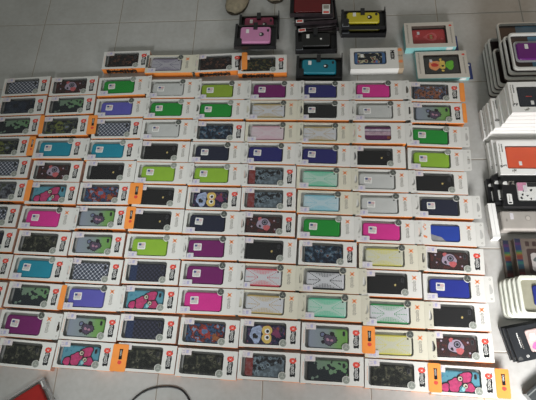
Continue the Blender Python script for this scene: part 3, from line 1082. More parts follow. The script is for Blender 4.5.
def white_carton(x, y, z, rz, case, label, group, sy=0.118, h=0.0208, seed=1):
    t = empty('white_case_carton', (x, y, z), rz, label, 'phone case box', group)
    mb = window_carton(0.205, sy, h, (0.026, 0.185, 0.021, sy - 0.018, 0.006), BRIGHT, WS, TRAYW)
    dashes(mb, 0.006, 0.030, sy - 0.012, h, GREYPR, seed, 0.0038)
    dashes(mb, 0.014, sy - 0.042, sy - 0.010, h, BLACKG, seed + 3, 0.0034)
    curl_marks(mb, 0.014, 0.030, h, BLACKG, seed)
    curl_marks(mb, 0.048, 0.012, h, GREYPR, seed + 1)
    part('carton', mb.mesh('carton'), t)
    fm = MB()
    fm.prism(rrect(0.0262, 0.1848, 0.0212, sy - 0.0182, 0.006), h - 0.0016, h - 0.0012, FILM)
    part('window_film', fm.mesh('window_film'), t)
    cs = part('phone_case', cached(('slab', case.name, sy), lambda: slab_case(0.0785, (sy - 0.041) / 2, 0.012, case, 0.008)), t, (0.1055, 0.0015 + sy / 2, h * 0.30 + 0.0005))
    st = MB()
    st.prism(rrect(-0.005, 0.005, -0.0075, 0.0075, 0.001, 2), 0, 0.0004, WPR)
    part('price_sticker', st.mesh('price_sticker'), cs, (-0.035, -0.0225, 0.012))
    em = MB()
    dashes(em, 0.0, -0.052, -0.036, 0.012, REDP, seed + 7, 0.003, True)
    part('emblem', em.mesh('emblem'), cs, (0, 0.0, 0))
    return t


PW = 'white cartons stacked at the right edge'
xs = [1.7560, 1.7610, 1.7655, 1.7700, 1.7900, 1.7930, 1.7955, 1.7975]
names = ['lowest white carton in the stack under the dark navy case box', 'second white carton up in the stack under the navy case box',
         'third white carton up in the stack under the navy case box', 'white carton with printed margin showing midway up the navy case stack',
         'white carton fourth from the top of the navy case stack', 'white carton third from the top of the navy case stack',
         'white carton directly beneath the navy case box', 'white box with dark navy phone case, topmost of its stack']
for k in range(8):
    white_carton(xs[k] + (0.0012 if k % 2 else -0.0008), -0.586 + 0.0012 * k, 0.022 * k, 0.0, NAVYC, names[k], PW, seed=10 + k, sy=0.116 + (0.003 if k % 2 else 0))
names = ['lowest white carton under the orange-red phone case box', 'white carton directly under the orange-red phone case box', 'white box with orange-red phone case on its short stack']
for k in range(3):
    white_carton(1.7610 + 0.0065 * k, -0.7500 + (0.018 if k < 2 else 0.0), 0.0225 * k, 0.0 if k < 2 else -0.01, ORC, names[k], 'white cartons stacked in front of the navy case stack', sy=0.126, h=0.0212, seed=30 + k)

# ---- black cartons with speech-bubble print
PINKW = flat('sleeve_pink', (0.62, 0.26, 0.40), 0.4, 0.08, 60)
for k, lb in enumerate(('lowest black carton in the small stack below the orange-red case box', 'middle black carton in the stack below the orange-red case box',
                        'black box with pink and white patterned case, top of its stack')):
    h = 0.021
    yy = (-0.838, -0.842, -0.8655)[k]
    sy = (0.092, 0.096, 0.1075)[k]
    t = empty('black_case_carton', ((1.740, 1.7535, 1.7720)[k], yy, 0.0215 * k), 0, lb, 'phone case box', 'black cartons stacked at the right edge')
    mb = window_carton(0.19, sy, h, (0.046, 0.170, 0.018, sy - 0.016, 0.004), BLACKG, BLACK, BLACK)
    mb.prism(rrect(0.011, 0.027, 0.008, 0.045, 0.003), h, h + 0.0003, WPR)
    mb.prism(rrect(0.014, 0.024, 0.011, 0.016, 0.0015), h + 0.0003, h + 0.0005, BLACKG)
    dashes(mb, 0.017, 0.019, 0.041, h + 0.0003, GREYPR, 5 + k, 0.003)
    mb.prism(blob(0.013, sy - 0.024, 0.0075, 3, 0.3, 18), h, h + 0.0003, WPR)
    curl_marks(mb, 0.030, sy - 0.022, h, GREYPR, 3 + k, 1.2)
    part('carton', mb.mesh('carton'), t)
    cm = slab_case(0.060, (sy - 0.038) / 2, 0.012, WPR if k == 2 else BLACK, 0.008)
    cs = part('phone_case', cm, t, (0.108, sy / 2 + 0.001, h * 0.3 + 0.0005))
    if k == 2:
        d = MB()
        hy = (sy - 0.038) / 2
        d.prism(rrect(-0.058, -0.028, 0.002, hy - 0.003, 0.002), 0.012, 0.0123, PINKW)
        d.prism(rrect(-0.026, 0.055, 0.016, hy - 0.003, 0.002), 0.012, 0.0123, BLACKG)
        for i, (px, py, rr) in enumerate(((-0.045, -0.012, 0.0035), (-0.030, -0.016, 0.003), (-0.016, 0.004, 0.004), (-0.036, 0.002, 0.0055), (0.004, -0.012, 0.004), (-0.05, -0.024, 0.004), (-0.02, -0.027, 0.003))):
            d.prism(blob(px, py, rr, i, 0.4, 16), 0.0123, 0.0126, BLACKG)
        part('printed_design', d.mesh('printed_design'), cs)
        s = MB()
        s.prism(rrect(-0.006, 0.006, -0.012, 0.012, 0.001, 2), 0, 0.0004, LILAC)
        part('price_sticker', s.mesh('price_sticker'), cs, (-0.034, 0.010, 0.0126))
    fm = MB()
    fm.prism(rrect(0.0462, 0.1698, 0.0182, sy - 0.0162, 0.004), h - 0.0016, h - 0.0012, FILM)
    part('window_film', fm.mesh('window_film'), t)


def single(name, mb, loc, rz, label, cat, group=None):
    o = bpy.data.objects.new(name, mb.mesh(name))
    COL.objects.link(o)
    o.location = loc
    o.rotation_euler = (0, 0, rz)
    o['label'] = label
    o['category'] = cat
    if group:
        o['group'] = group
    return o


# slim white box on edge
mb = MB()
mb.box(0, 0.024, 0, 0.122, 0, 0.030, BRIGHT)
mb.box(0.0005, 0.0235, 0.0005, 0.010, 0.030, 0.0304, WPR)
mb.box(0.011, 0.013, 0.0115, 0.121, 0.030, 0.0303, GREYP)
single('slim_white_box', mb, (1.7325, -0.9625, 0), 0.02, 'slim white box on edge, left of the pearl grey box', 'box')

# pearl grey box with round button
PEARL = flat('pearl_card', (0.40, 0.37, 0.34), 0.35, 0.05, 25)
t = empty('pearl_grey_box', (1.7650, -0.9370, 0), 0, 'pearl grey box with a round cut-out, below the black cartons', 'box')
mb = MB()
rings = []
for z, i in ((0, 0), (0.034, 0), (0.038, 0.003), (0.039, 0.006)):
    rings.append([(x, y, z) for x, y in rrect(0 + i, 0.20 - i, 0 + i, 0.068 - i, 0.006)])
mb.loft(rings, PEARL)
part('body', mb.mesh('body'), t)
mb = MB()
mb.holed(disc(0.084, 0.040, 0.0088, 24), disc(0.084, 0.040, 0.0076, 24), 0.039, 0.0396, flat('pearl_dark', (0.27, 0.25, 0.23), 0.35, 0.05, 25))
mb.prism(disc(0.084, 0.040, 0.0072, 24), 0.039, 0.0394, flat('pearl_light', (0.50, 0.46, 0.42), 0.3, 0.05, 25))
part('round_button', mb.mesh('round_button'), t)
mb = MB()
mb.prism(rrect(0.028, 0.039, 0.036, 0.058, 0.002), 0.039, 0.0394, LILAC)
part('price_sticker', mb.mesh('price_sticker'), t)
mb = MB()
mb.prism(rrect(0.013, 0.018, 0.028, 0.038, 0.002), 0.039, 0.0394, flat('pearl_dark', (0.27, 0.25, 0.23)))
part('side_slot', mb.mesh('side_slot'), t)

# rainbow striped packs
STR = [((0.30, 0.03, 0.04), .012), ((0.10, 0.02, 0.03), .010), ((0.02, 0.10, 0.17), .016), ((0.02, 0.20, 0.18), .010), ((0.02, 0.05, 0.16), .006),
       ((0.32, 0.05, 0.03), .014), ((0.42, 0.14, 0.03), .005), ((0.26, 0.30, 0.04), .006), ((0.03, 0.22, 0.14), .006), ((0.03, 0.05, 0.22), .018), ((0.14, 0.03, 0.18), .009), ((0.03, 0.04, 0.12), .014)]
BRN = flat('pack_brown', (0.12, 0.095, 0.08), 0.4, 0.15, 40)
BRND = flat('pack_dark_brown', (0.045, 0.028, 0.026), 0.4, 0.15, 40)
for k, lb in enumerate(('lower rainbow-striped brown pack peeking out to the left', 'upper rainbow-striped brown pack with a pale phone cut-out')):
    t = empty('striped_pack', (1.762 + 0.029 * k, -1.0900, 0.0205 * k), 0, lb, 'phone case pack', 'rainbow striped packs')
    mb = MB()
    mb.box(0, 0.17, 0, 0.122, 0, 0.020, BRN)
    part('pack', mb.mesh('pack'), t)
    mb = MB()
    y = 0.0
    sc = 0.122 / sum(s[1] for s in STR)
    for i, (c_, w_) in enumerate(STR):
        mb.box(0.002, 0.020, y, y + w_ * sc, 0.020, 0.0204, flat('stripe_%d' % i, tuple(0.30 * q + 0.012 for q in c_), 0.35, 0.1, 90))
        y += w_ * sc
    part('rainbow_strip', mb.mesh('rainbow_strip'), t)
    if k == 1:
        mb = MB()
        mb.prism(rrect(0.035, 0.165, 0.006, 0.088, 0.006), 0.020, 0.0203, BRND)
        mb.prism(rrect(0.045, 0.15, 0.014, 0.074, 0.008), 0.0203, 0.0206, flat('pack_pale', (0.36, 0.33, 0.32), 0.4, 0.08, 40))
        mb.prism(blob(0.064, 0.052, 0.011, 3, 0.3, 22, 0.8), 0.0206, 0.0209, flat('pack_grey', (0.08, 0.09, 0.09), 0.4, 0.1, 60))
        for i in range(3):
            mb.prism(rrect(0.034 + 0.022 * i, 0.046 + 0.022 * i, 0.096, 0.112, 0.002), 0.020, 0.0204, BRND)
        part('phone_picture', mb.mesh('phone_picture'), t)

# ---- white nested trays
TRW = flat('tray_white', (0.66, 0.67, 0.60), 0.35, 0.03, 40)
TRI = flat('tray_inner_beige', (0.30, 0.29, 0.22), 0.4, 0.08, 40)
names = ['lowest white rounded tray pack in the nested pile', 'second white rounded tray pack from the bottom', 'middle white rounded tray pack of the pile',
         'white rounded tray pack just under the top one', 'top white rounded tray pack holding a blue phone case']


def tray_pack(x, y, z, sx, sy, h, label, group, rim, inner, case=None, rz=0.0, name='tray_pack'):
    t = empty(name, (x, y, z), rz, label, 'phone case pack', group)
    mb = MB()
    o1 = rrect(0, sx, 0, sy, 0.018, 6)
    o2 = rrect(0.0015, sx - 0.0015, 0.0015, sy - 0.0015, 0.017, 6)
    i1 = rrect(0.010, sx - 0.010, 0.010, sy - 0.010, 0.012, 6)
    i2 = rrect(0.013, sx - 0.013, 0.013, sy - 0.013, 0.010, 6)
    zf = h * 0.45
    mb.loft([[(a, b, 0) for a, b in o1], [(a, b, h - 0.002) for a, b in o1], [(a, b, h) for a, b in o2], [(a, b, h) for a, b in i1], [(a, b, zf) for a, b in i2]], rim, True, False)
    mb.add([(a, b, zf) for a, b in i2], [tuple(range(len(i2)))], inner)
    part('tray', mb.mesh('tray'), t)
    if case:
        cs = part('phone_case', slab_case(0.052, (sy - 0.062) / 2, 0.006, case, 0.008), t, (0.095, sy / 2, zf + 0.0003))
        s = MB()
        s.prism(rrect(-0.008, 0.008, -0.009, 0.009, 0.001, 2), 0, 0.0004, WPR)
        part('price_sticker', s.mesh('price_sticker'), cs, (-0.030, 0.012, 0.006))
    return t


BLUEC = flat('case_deep_blue', (0.02, 0.03, 0.20), 0.4, 0.05, 30)
for k in range(5):
    tray_pack((1.7370, 1.7440, 1.7535, 1.7640, 1.7730)[k], -1.2200 + (0.0, 0.001, 0.0, 0.001, 0.002)[k], 0.0125 * k, 0.17, 0.124, 0.0122, names[k], 'white rounded tray packs', TRW, TRI, BLUEC if k == 4 else None)

# ---- black packs at lower right, turned
names = ['lowest slanted black box below the white trays', 'second slanted black box below the white trays', 'top slanted black box with a pinkish case window']
for k in range(3):
    h = 0.0135
    x, y = (1.7400, 1.7440, 1.7500)[k], (-1.3440, -1.3500, -1.3530)[k]
    t = empty('slanted_black_carton', (x, y, 0.014 * k), math.radians(12), names[k], 'phone case box', 'slanted black boxes at the lower right')
    mb = window_carton(0.17, 0.100, h, (0.047, 0.150, 0.018, 0.088, 0.008) if k == 2 else None, flat('black_card', (0.022, 0.024, 0.028), 0.35, 0.1, 40), flat('black_card', (0.022, 0.024, 0.028)), BLACK)
    if k == 2:
        dashes(mb, 0.021, 0.040, 0.080, h, WPR, 51, 0.003)
        dashes(mb, 0.0275, 0.034, 0.068, h, GREYPR, 52, 0.0015)
        mb.holed(rrect(0.028, 0.036, 0.009, 0.016, 0.003), rrect(0.0295, 0.0345, 0.0105, 0.0145, 0.0018), h, h + 0.0003, WPR)
    mb.prism(blob(0.009, 0.009, 0.006, 3, 0.3, 18), h, h + 0.0003, flat('grey_emboss', (0.09, 0.09, 0.09), 0.4, 0.2, 90))
    part('carton', mb.mesh('carton'), t)
    if k == 2:
        cs = part('phone_case', slab_case(0.050, 0.034, 0.007, flat('case_shell_pink', (0.62, 0.46, 0.44), 0.4, 0.12, 60), 0.008), t, (0.0985, 0.053, 0.0045))
        s = MB()
        s.prism(rrect(-0.040, -0.024, 0.000, 0.020, 0.001, 2), 0.007, 0.0074, WPR)
        part('price_sticker', s.mesh('price_sticker'), cs)
        s = MB()
        s.prism(blob(-0.030, -0.020, 0.013, 5, 0.3, 24), 0.007, 0.0073, flat('ink_orchid', (0.50, 0.16, 0.38), 0.4, 0.2, 120))
        part('printed_design', s.mesh('printed_design'), cs)

# ---- black box in the bottom right corner
mb = window_carton(0.16, 0.10, 0.028, None, flat('black_card_soft', (0.040, 0.046, 0.048), 0.4, 0.1, 60), flat('grey_card_edge', (0.20, 0.21, 0.21), 0.4, 0.08, 60), BLACK)
mb.box(0.001, 0.159, 0.092, 0.095, 0.028, 0.0283, flat('grey_card_edge', (0.20, 0.21, 0.21)))
single('charcoal_box', mb, (1.8240, -1.5180, 0), math.radians(38), 'charcoal box lying askew, only its corner showing at bottom right', 'box')

# ---- blister packs at top right
GREYRIM = flat('blister_rim', (0.72, 0.71, 0.68), 0.22, 0.03, 40)
CARDD = flat('blister_card_dark', (0.035, 0.022, 0.022), 0.35, 0.4, 12)
CARDB = flat('blister_card_blue', (0.05, 0.16, 0.26), 0.35, 0.3, 20)
PURP = flat('case_purple', (0.13, 0.006, 0.17), 0.3, 0.05, 30)
bl = [(1.8000, -0.404), (1.8040, -0.402), (1.8080, -0.400), (1.8130, -0.404), (1.8330, -0.398), (1.8230, -0.404), (1.8300, -0.396), (1.8400, -0.392)]
names = ['lowest blister pack of the pile behind the white cartons', 'second blister pack from the bottom behind the white cartons', 'third blister pack from the bottom behind the white cartons',
         'fourth blister pack from the bottom behind the white cartons', 'large dark-card blister pack sticking out behind the purple one', 'blister pack third from the top of its pile',
         'blister pack directly under the purple case pack', 'clear blister pack with purple phone case, topmost of its pile']
for k, (x, y) in enumerate(bl):
    sy = (0.215, 0.228, 0.226, 0.165, 0.262, 0.172, 0.165, 0.158)[k]
    t = empty('blister_pack', (x, y, 0.0195 * k), 0, names[k], 'blister pack', 'blister packs piled behind the white cartons')
    sx, h = 0.19, 0.019
    mb = MB()
    o1 = rrect(0, sx, 0, sy, 0.014, 6)
    o2 = rrect(0.0015, sx - 0.0015, 0.0015, sy - 0.0015, 0.013, 6)
    i1 = rrect(0.006, sx - 0.006, 0.009, sy - 0.006, 0.012, 6)
    i2 = rrect(0.008, sx - 0.008, 0.011, sy - 0.008, 0.011, 6)
    lo = rrect(0.002, sx - 0.002, 0.002, sy - 0.002, 0.013, 6)
    mb.loft([[(a, b, 0) for a, b in lo], [(a, b, 0.009) for a, b in lo]], CARDD, True, False)
    mb.loft([[(a, b, 0.009) for a, b in lo], [(a, b, 0.010) for a, b in o1], [(a, b, h - 0.003) for a, b in o1], [(a, b, h) for a, b in o2], [(a, b, h) for a, b in i1], [(a, b, 0.008) for a, b in i2]], GREYRIM, False, False)
    part('tray', mb.mesh('tray'), t)
    mb = MB()
    mb.prism(i2, 0.0078, 0.0086, CARDD)
    mb.prism(rrect(sx * 0.36, sx - 0.02, 0.014, sy - 0.012, 0.004), 0.0086, 0.0089, CARDB)
    part('backing_card', mb.mesh('backing_card'), t)
    if k == 7:
        cs = part('phone_case', slab_case(0.060, 0.036, 0.010, PURP, 0.012), t, (0.080, 0.078, 0.009))
        s = MB()
        s.prism(rrect(-0.006, 0.006, -0.010, 0.010, 0.001, 2), 0.010, 0.0104, WPR)
        part('price_sticker', s.mesh('price_sticker'), cs, (-0.026, 0.018, 0))
        s = MB()
        s.holed(rrect(0.014, 0.146, 0.036, 0.124, 0.014), rrect(0.020, 0.140, 0.042, 0.115, 0.012), 0.0087, 0.0125, film('blister_clear', (0.6, 0.6, 0.62), 0.55))
        part('blister', s.mesh('blister'), t)

# ---------------------------------------------------------------- packs lying behind the grid
def rugged_pack(x, y, z, rz, sx, sy, h, col, label, lens=True, name='rugged_case_pack', group='packs lying on the tiles behind the grid'):
    """open black tray with clip, corner block, end plate and a coloured case in it"""
    t = empty(name, (x, y, z), rz, label, 'phone case pack', group)
    mb = MB()
    mb.box(0, sx, 0, sy, 0, 0.004, BLACK)
    mb.box(0, sx, 0, 0.003, 0.004, h * 0.85, BLACK)
    mb.box(0, 0.010, 0.003, sy, 0.004, h * 0.9, BLACK)
    mb.box(sx - 0.003, sx, 0, sy + 0.004, 0.0, h * 1.35, BLACK)
    mb.box(0.010, sx - 0.003, sy - 0.003, sy, 0.004, h * 0.55, flat('smoke_plastic', (0.06, 0.055, 0.05), 0.3, 0.1, 40))
    mb.prism(rrect(0.008, 0.030, 0.003, 0.040, 0.008), 0.004, h * 0.92, BLACK)
    part('tray', mb.mesh('tray'), t)
    cs = part('phone_case', cached(('rug', col, sy), lambda: slab_case((sx - 0.044) / 2, (sy - 0.034) / 2, h * 0.7, flat('rugged_%02d' % int(col[0] * 1000 + col[1] * 100), col, 0.42, 0.05, 30), 0.011)), t, (sx / 2 - 0.001, sy / 2 + 0.003, 0.0042))
    hh = h * 0.7
    hx, hy = (sx - 0.044) / 2, (sy - 0.034) / 2
    if lens:
        s = MB()
        s.prism(disc(hx * 0.40, -0.001, 0.0095, 24), hh, hh + 0.0005, BLACK)
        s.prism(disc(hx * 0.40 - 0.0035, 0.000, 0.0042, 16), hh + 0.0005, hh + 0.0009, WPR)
        s.prism(rrect(hx * 0.74, hx * 0.74 + 0.009, hy * 0.30, hy * 0.30 + 0.013, 0.004), hh, hh + 0.0005, BLACK)
        part('lens_ring', s.mesh('lens_ring'), cs)
    s = MB()
    s.prism(rrect(-hx * 0.62, -hx * 0.62 + 0.012, hy * 0.15, hy * 0.15 + 0.019, 0.001, 2), hh, hh + 0.0004, WPR)
    part('price_sticker', s.mesh('price_sticker'), cs)
    s = MB()
    s.box(sx * 0.44, sx * 0.44 + 0.016, sy - 0.030, sy + 0.002, h * 0.72, h * 1.1, BLACK)
    part('clip', s.mesh('clip'), t)
    return t


def tag_front(t, x, z, h):
    s = MB()
    s.holed([(x, 0.0), (x + 0.026, 0.0), (x + 0.026, 0.013), (x, 0.013)], [(x + 0.002, 0.002), (x + 0.024, 0.002), (x + 0.024, 0.011), (x + 0.002, 0.011)], z, z + 0.0006, flat('tag_pale', (0.30, 0.33, 0.36), 0.4, 0.1, 60))
    part('corner_tag', s.mesh('corner_tag'), t)


RP = rugged_pack(0.8480, -0.1080, 0.0, 0.0, 0.164, 0.110, 0.030, (0.30, 0.045, 0.10), 'darker pink phone case pack half under the brighter pink one', group='pink rugged case packs')
RP = rugged_pack(0.8385, -0.1900, 0.0430, -0.02, 0.166, 0.112, 0.022, (0.60, 0.24, 0.44), 'light pink phone case pack in black tray, on the darker pink one', group='pink rugged case packs')
RP = rugged_pack(1.0790, -0.1850, 0.0, 0.0, 0.164, 0.100, 0.030, (0.008, 0.008, 0.008), 'all black phone case pack between the teal and dark red ones')
tag_front(RP, 0.004, 0.0258, 0)
RP = rugged_pack(1.0820, -0.3130, 0.0, -0.03, 0.178, 0.100, 0.030, (0.008, 0.18, 0.25), 'teal phone case pack just above the navy boxed case')
RP = rugged_pack(1.2620, -0.1080, 0.0, -0.02, 0.176, 0.090, 0.030, (0.10, 0.09, 0.008), 'lower dark pack under the yellow phone case pack', group='yellow rugged case packs')
tag_front(RP, 0.004, 0.0258, 0)
RP = rugged_pack(1.2600, -0.1030, 0.0415, -0.02, 0.172, 0.086, 0.020, (0.55, 0.46, 0.025), 'yellow phone case pack in black tray, topmost of its pair', group='yellow rugged case packs')
tag_front(RP, 0.004, 0.0175, 0)

# dark red case packs, fanned stack
DRED = flat('case_dark_red', (0.13, 0.004, 0.006), 0.35, 0.08, 30)
SMK = flat('pack_smoke', (0.040, 0.030, 0.034), 0.3, 0.25, 60)
for k, lb in enumerate(('bottom fanned-out dark pack under the dark red case', 'middle fanned-out dark pack under the dark red case', 'dark red phone case pack on top of its fanned stack')):
    x, y, z, a = ((1.085, -0.0900, 0.0, 0.10), (1.0750, -0.0620, 0.0215, 0.05), (1.0560, -0.0360, 0.043, -0.02))[k]
    t = empty('dark_red_case_pack', (x, y, z), a, lb, 'phone case pack', 'dark red case packs')
    mb = MB()
    mb.box(0, 0.170, 0, 0.110, 0, 0.003, BLACK)
    mb.box(0, 0.170, 0, 0.003, 0.003, 0.020, SMK)
    mb.box(0, 0.004, 0.003, 0.110, 0.003, 0.020, BLACK)
    mb.box(0.166, 0.170, 0.003, 0.110, 0.003, 0.020, BLACK)
    mb.box(0.0, 0.170, 0.107, 0.110, 0.003, 0.020, SMK)
    mb.box(0.004, 0.166, 0.0005, 0.0022, 0.008, 0.0095, flat('pack_mauve_line', (0.18, 0.12, 0.14), 0.3, 0.1, 60))
    part('tray', mb.mesh('tray'), t)
    part('phone_case', slab_case(0.074, 0.046, 0.014, DRED if k == 2 else SMK, 0.010), t, (0.089, 0.059, 0.0032))
    s = MB()
    lx_ = 0.006 if k < 2 else 0.130
    ly_ = -0.0015
    s.box(lx_, lx_ + 0.030, ly_, ly_ + (0.016 if k < 2 else 0.048), 0.0200, 0.0206, WPR)
    s.box(lx_ + 0.004, lx_ + 0.026, ly_ + 0.004, ly_ + 0.013, 0.0206, 0.0209, REDP)
    if k == 2:
        s.box(lx_ + 0.004, lx_ + 0.026, ly_ + 0.026, ly_ + 0.044, 0.0206, 0.0209, GREYPR)
    part('label', s.mesh('label'), t)

# white box with colourful comic printed case
t = empty('comic_case_box', (1.2920, -0.2900, 0), 0.0, 'large white box with blue comic-print phone case, above the hot pink one', 'phone case box')
sx, sy, h = 0.200, 0.097, 0.038
mb = window_carton(sx, sy, h, (0.014, 0.137, 0.020, 0.084, 0.009), WHITE, BRIGHT, TRAYW)
text_bars(mb, 'MOOX', 0.155, 0.082, 0.0115, h, h + 0.0004, BLACKG, 1.7)
part('carton', mb.mesh('carton'), t)
cs = part('phone_case', slab_case(0.0595, 0.030, 0.0112, flat('case_comic_blue', (0.05, 0.13, 0.30), 0.35, 0.1, 40), 0.010), t, (0.0755, 0.052, h * 0.6))
s = MB()
s.prism(rrect(-0.048, 0.046, -0.024, 0.024, 0.004), 0.0112, 0.0115, art_material('comic'))
part('printed_design', s.mesh('printed_design'), cs)
s = MB()
s.prism(rrect(-0.036, -0.024, 0.004, 0.020, 0.001, 2), 0.0115, 0.0119, WPR)
part('price_sticker', s.mesh('price_sticker'), cs)
s = MB()
s.prism(rrect(0.0142, 0.1368, 0.0202, 0.0838, 0.009), h - 0.0016, h - 0.0012, FILM)
part('window_film', s.mesh('window_film'), t)
s = MB()
s.box(0.182, sx, 0.0005, sy - 0.0005, h, h + 0.0003, flat('paper_beige_band', (0.52, 0.40, 0.28), 0.5, 0.1, 60))
for yy in (0.086, 0.032):
    s.prism(blob(0.190, yy, 0.0075, 3, 0.2, 18), h + 0.0003, h + 0.0006, ORP)
curl_marks(s, 0.190, 0.058, h + 0.0003, GREYPR, 6, 0.9)
s.box(0.182, sx, -0.0004, 0.0, 0.002, h, flat('paper_beige_band', (0.52, 0.40, 0.28)))
part('orange_flower_band', s.mesh('orange_flower_band'), t)

# beige and aqua boxes with blue tab
AQUA = flat('paper_aqua', (0.28, 0.60, 0.60), 0.45, 0.05, 40)
BEIGE = flat('paper_beige', (0.58, 0.54, 0.48), 0.45, 0.03, 40)
BLUETAB = flat('paper_navy_tab', (0.012, 0.035, 0.16), 0.4, 0.05, 40)


def aqua_box(x, y, z, rz, sx, sy, h, case, label, design):
    t = empty('aqua_edged_case_box', (x, y, z), rz, label, 'phone case box', 'beige boxes with aqua edges at top right')
    mb = window_carton(sx, sy, h, (0.028, sx - 0.030, 0.018, sy - 0.016, 0.002), BEIGE, AQUA, flat('box_inside_brown', (0.10, 0.075, 0.06), 0.5, 0.1, 40))
    dashes(mb, 0.009, 0.022, sy - 0.010, h, GREYPR, 5, 0.005)
    dashes(mb, sx - 0.016, 0.018, sy - 0.030, h, GREYPR, 6, 0.005)
    mb.prism(blob(sx - 0.013, sy - 0.018, 0.005, 3, 0.3, 14), h, h + 0.0003, REDP)
    mb.box(sx - 0.036, sx - 0.012, -0.0004, 0, 0.004, h - 0.004, WPR)
    part('carton', mb.mesh('carton'), t)
    s = MB()
    s.box(sx, sx + 0.017, 0.004, sy * 0.62, 0.001, 0.0035, BLUETAB)
    s.prism(disc(sx + 0.008, sy * 0.62 - 0.010, 0.0035, 12), 0.0035, 0.0037, WPR)
    part('blue_tab', s.mesh('blue_tab'), t)
    cs = part('phone_case', slab_case((sx - 0.060) / 2, (sy - 0.040) / 2, 0.010, case, 0.008), t, (sx / 2 - 0.001, sy / 2 - 0.001, h * 0.3 + 0.0005))
    s = MB()
    s.T = Matrix.Diagonal((1.25, 1.25, 1.0, 1.0))
    design(s)
    part('printed_design', s.mesh('printed_design'), cs)
    s = MB()
    s.prism(rrect(-0.044, -0.034, 0.014, 0.028, 0.001, 2), 0.010, 0.0104, LILAC)
    part('price_sticker', s.mesh('price_sticker'), cs)
    s = MB()
    s.prism(rrect(0.0282, sx - 0.0302, 0.0182, sy - 0.0162, 0.002), h - 0.0016, h - 0.0012, FILM)
    part('window_film', s.mesh('window_film'), t)
    return t


def red_design(s):
    pk = flat('ink_pale_pink', (0.55, 0.10, 0.11), 0.4, 0.1, 60)
    gy = flat('ink_khaki', (0.30, 0.24, 0.10), 0.4, 0.1, 60)
    s.prism([(-0.018, 0.001), (-0.002, 0.013), (0.012, 0.018), (0.022, 0.012), (0.025, 0.001), (0.022, -0.010), (0.010, -0.017), (-0.002, -0.012)], 0.010, 0.0103, pk)
    s.prism(blob(0.006, 0.001, 0.0105, 3, 0.1, 22), 0.0103, 0.0106, flat('ink_red2', (0.42, 0.03, 0.03), 0.4, 0.1, 60))
    for yy in (0.005, -0.004):
        s.prism(blob(0.007, yy, 0.0040, 4, 0.2, 14), 0.0106, 0.0109, gy)
    s.prism(blob(-0.036, 0.006, 0.005, 6, 0.3, 16), 0.010, 0.0103, pk)
    s.prism(blob(0.040, -0.008, 0.004, 7, 0.3, 16), 0.010, 0.0103, pk)


def bright_design(s):
    orr = flat('ink_apricot', (0.75, 0.30, 0.12), 0.4, 0.1, 60)
    rd = flat('ink_scarlet', (0.55, 0.03, 0.02), 0.4, 0.1, 60)
    gr = flat('ink_leaf', (0.12, 0.45, 0.03), 0.4, 0.1, 60)
    yl = flat('ink_lemon', (0.70, 0.50, 0.10), 0.4, 0.1, 60)
    s.prism(blob(-0.020, 0.000, 0.0175, 4, 0.22, 24, 1.1), 0.010, 0.0103, orr)
    s.prism(blob(-0.021, 0.001, 0.0110, 9, 0.1, 24, 0.62), 0.0103, 0.0106, rd)
    s.prism(rrect(-0.006, 0.010, -0.014, 0.016, 0.005), 0.0103, 0.0106, yl)
    s.prism(rrect(-0.001, 0.007, -0.006, 0.000, 0.002), 0.0106, 0.0109, BLACKG)
    s.prism(blob(0.024, 0.000, 0.0145, 6, 0.3, 24), 0.010, 0.0103, gr)
    s.prism(blob(-0.002, 0.021, 0.004, 6, 0.3, 14), 0.010, 0.0103, yl)
    s.prism(blob(0.002, -0.020, 0.004, 7, 0.3, 14), 0.010, 0.0103, yl)


aqua_box(1.5080, -0.1930, 0.0, 0.010, 0.190, 0.121, 0.034, flat('case_coral_red', (0.42, 0.035, 0.04), 0.4, 0.05, 30), 'beige box with aqua edge and red phone case, further back of two', red_design)
aqua_box(1.5450, -0.3260, 0.0, 0.012, 0.192, 0.124, 0.020, flat('case_charcoal', (0.025, 0.030, 0.030), 0.4, 0.08, 30), 'beige box with dark phone case bearing an orange and green print', bright_design)


# ---- slippers whose toes reach into the top of the picture
SOLE = flat('slipper_sole', (0.045, 0.035, 0.022), 0.6, 0.15, 40)
UPPER = flat('slipper_fabric', (0.26, 0.22, 0.15), 0.8, 0.2, 60)
INS = flat('slipper_insole', (0.12, 0.10, 0.07), 0.8, 0.15, 60)


def outline(y):
    """half width along a sole from toe (0) to heel (1)"""
    return 0.046 * math.sqrt(max(0.0, 1 - (1 - min(y / 0.22, 1)) ** 2)) * (1 - 0.20 * math.sin(math.pi * min(1, max(0, (y - 0.25) / 0.55)))) * math.sqrt(max(0.0, 1 - max(0, (y - 0.85) / 0.15) ** 2))


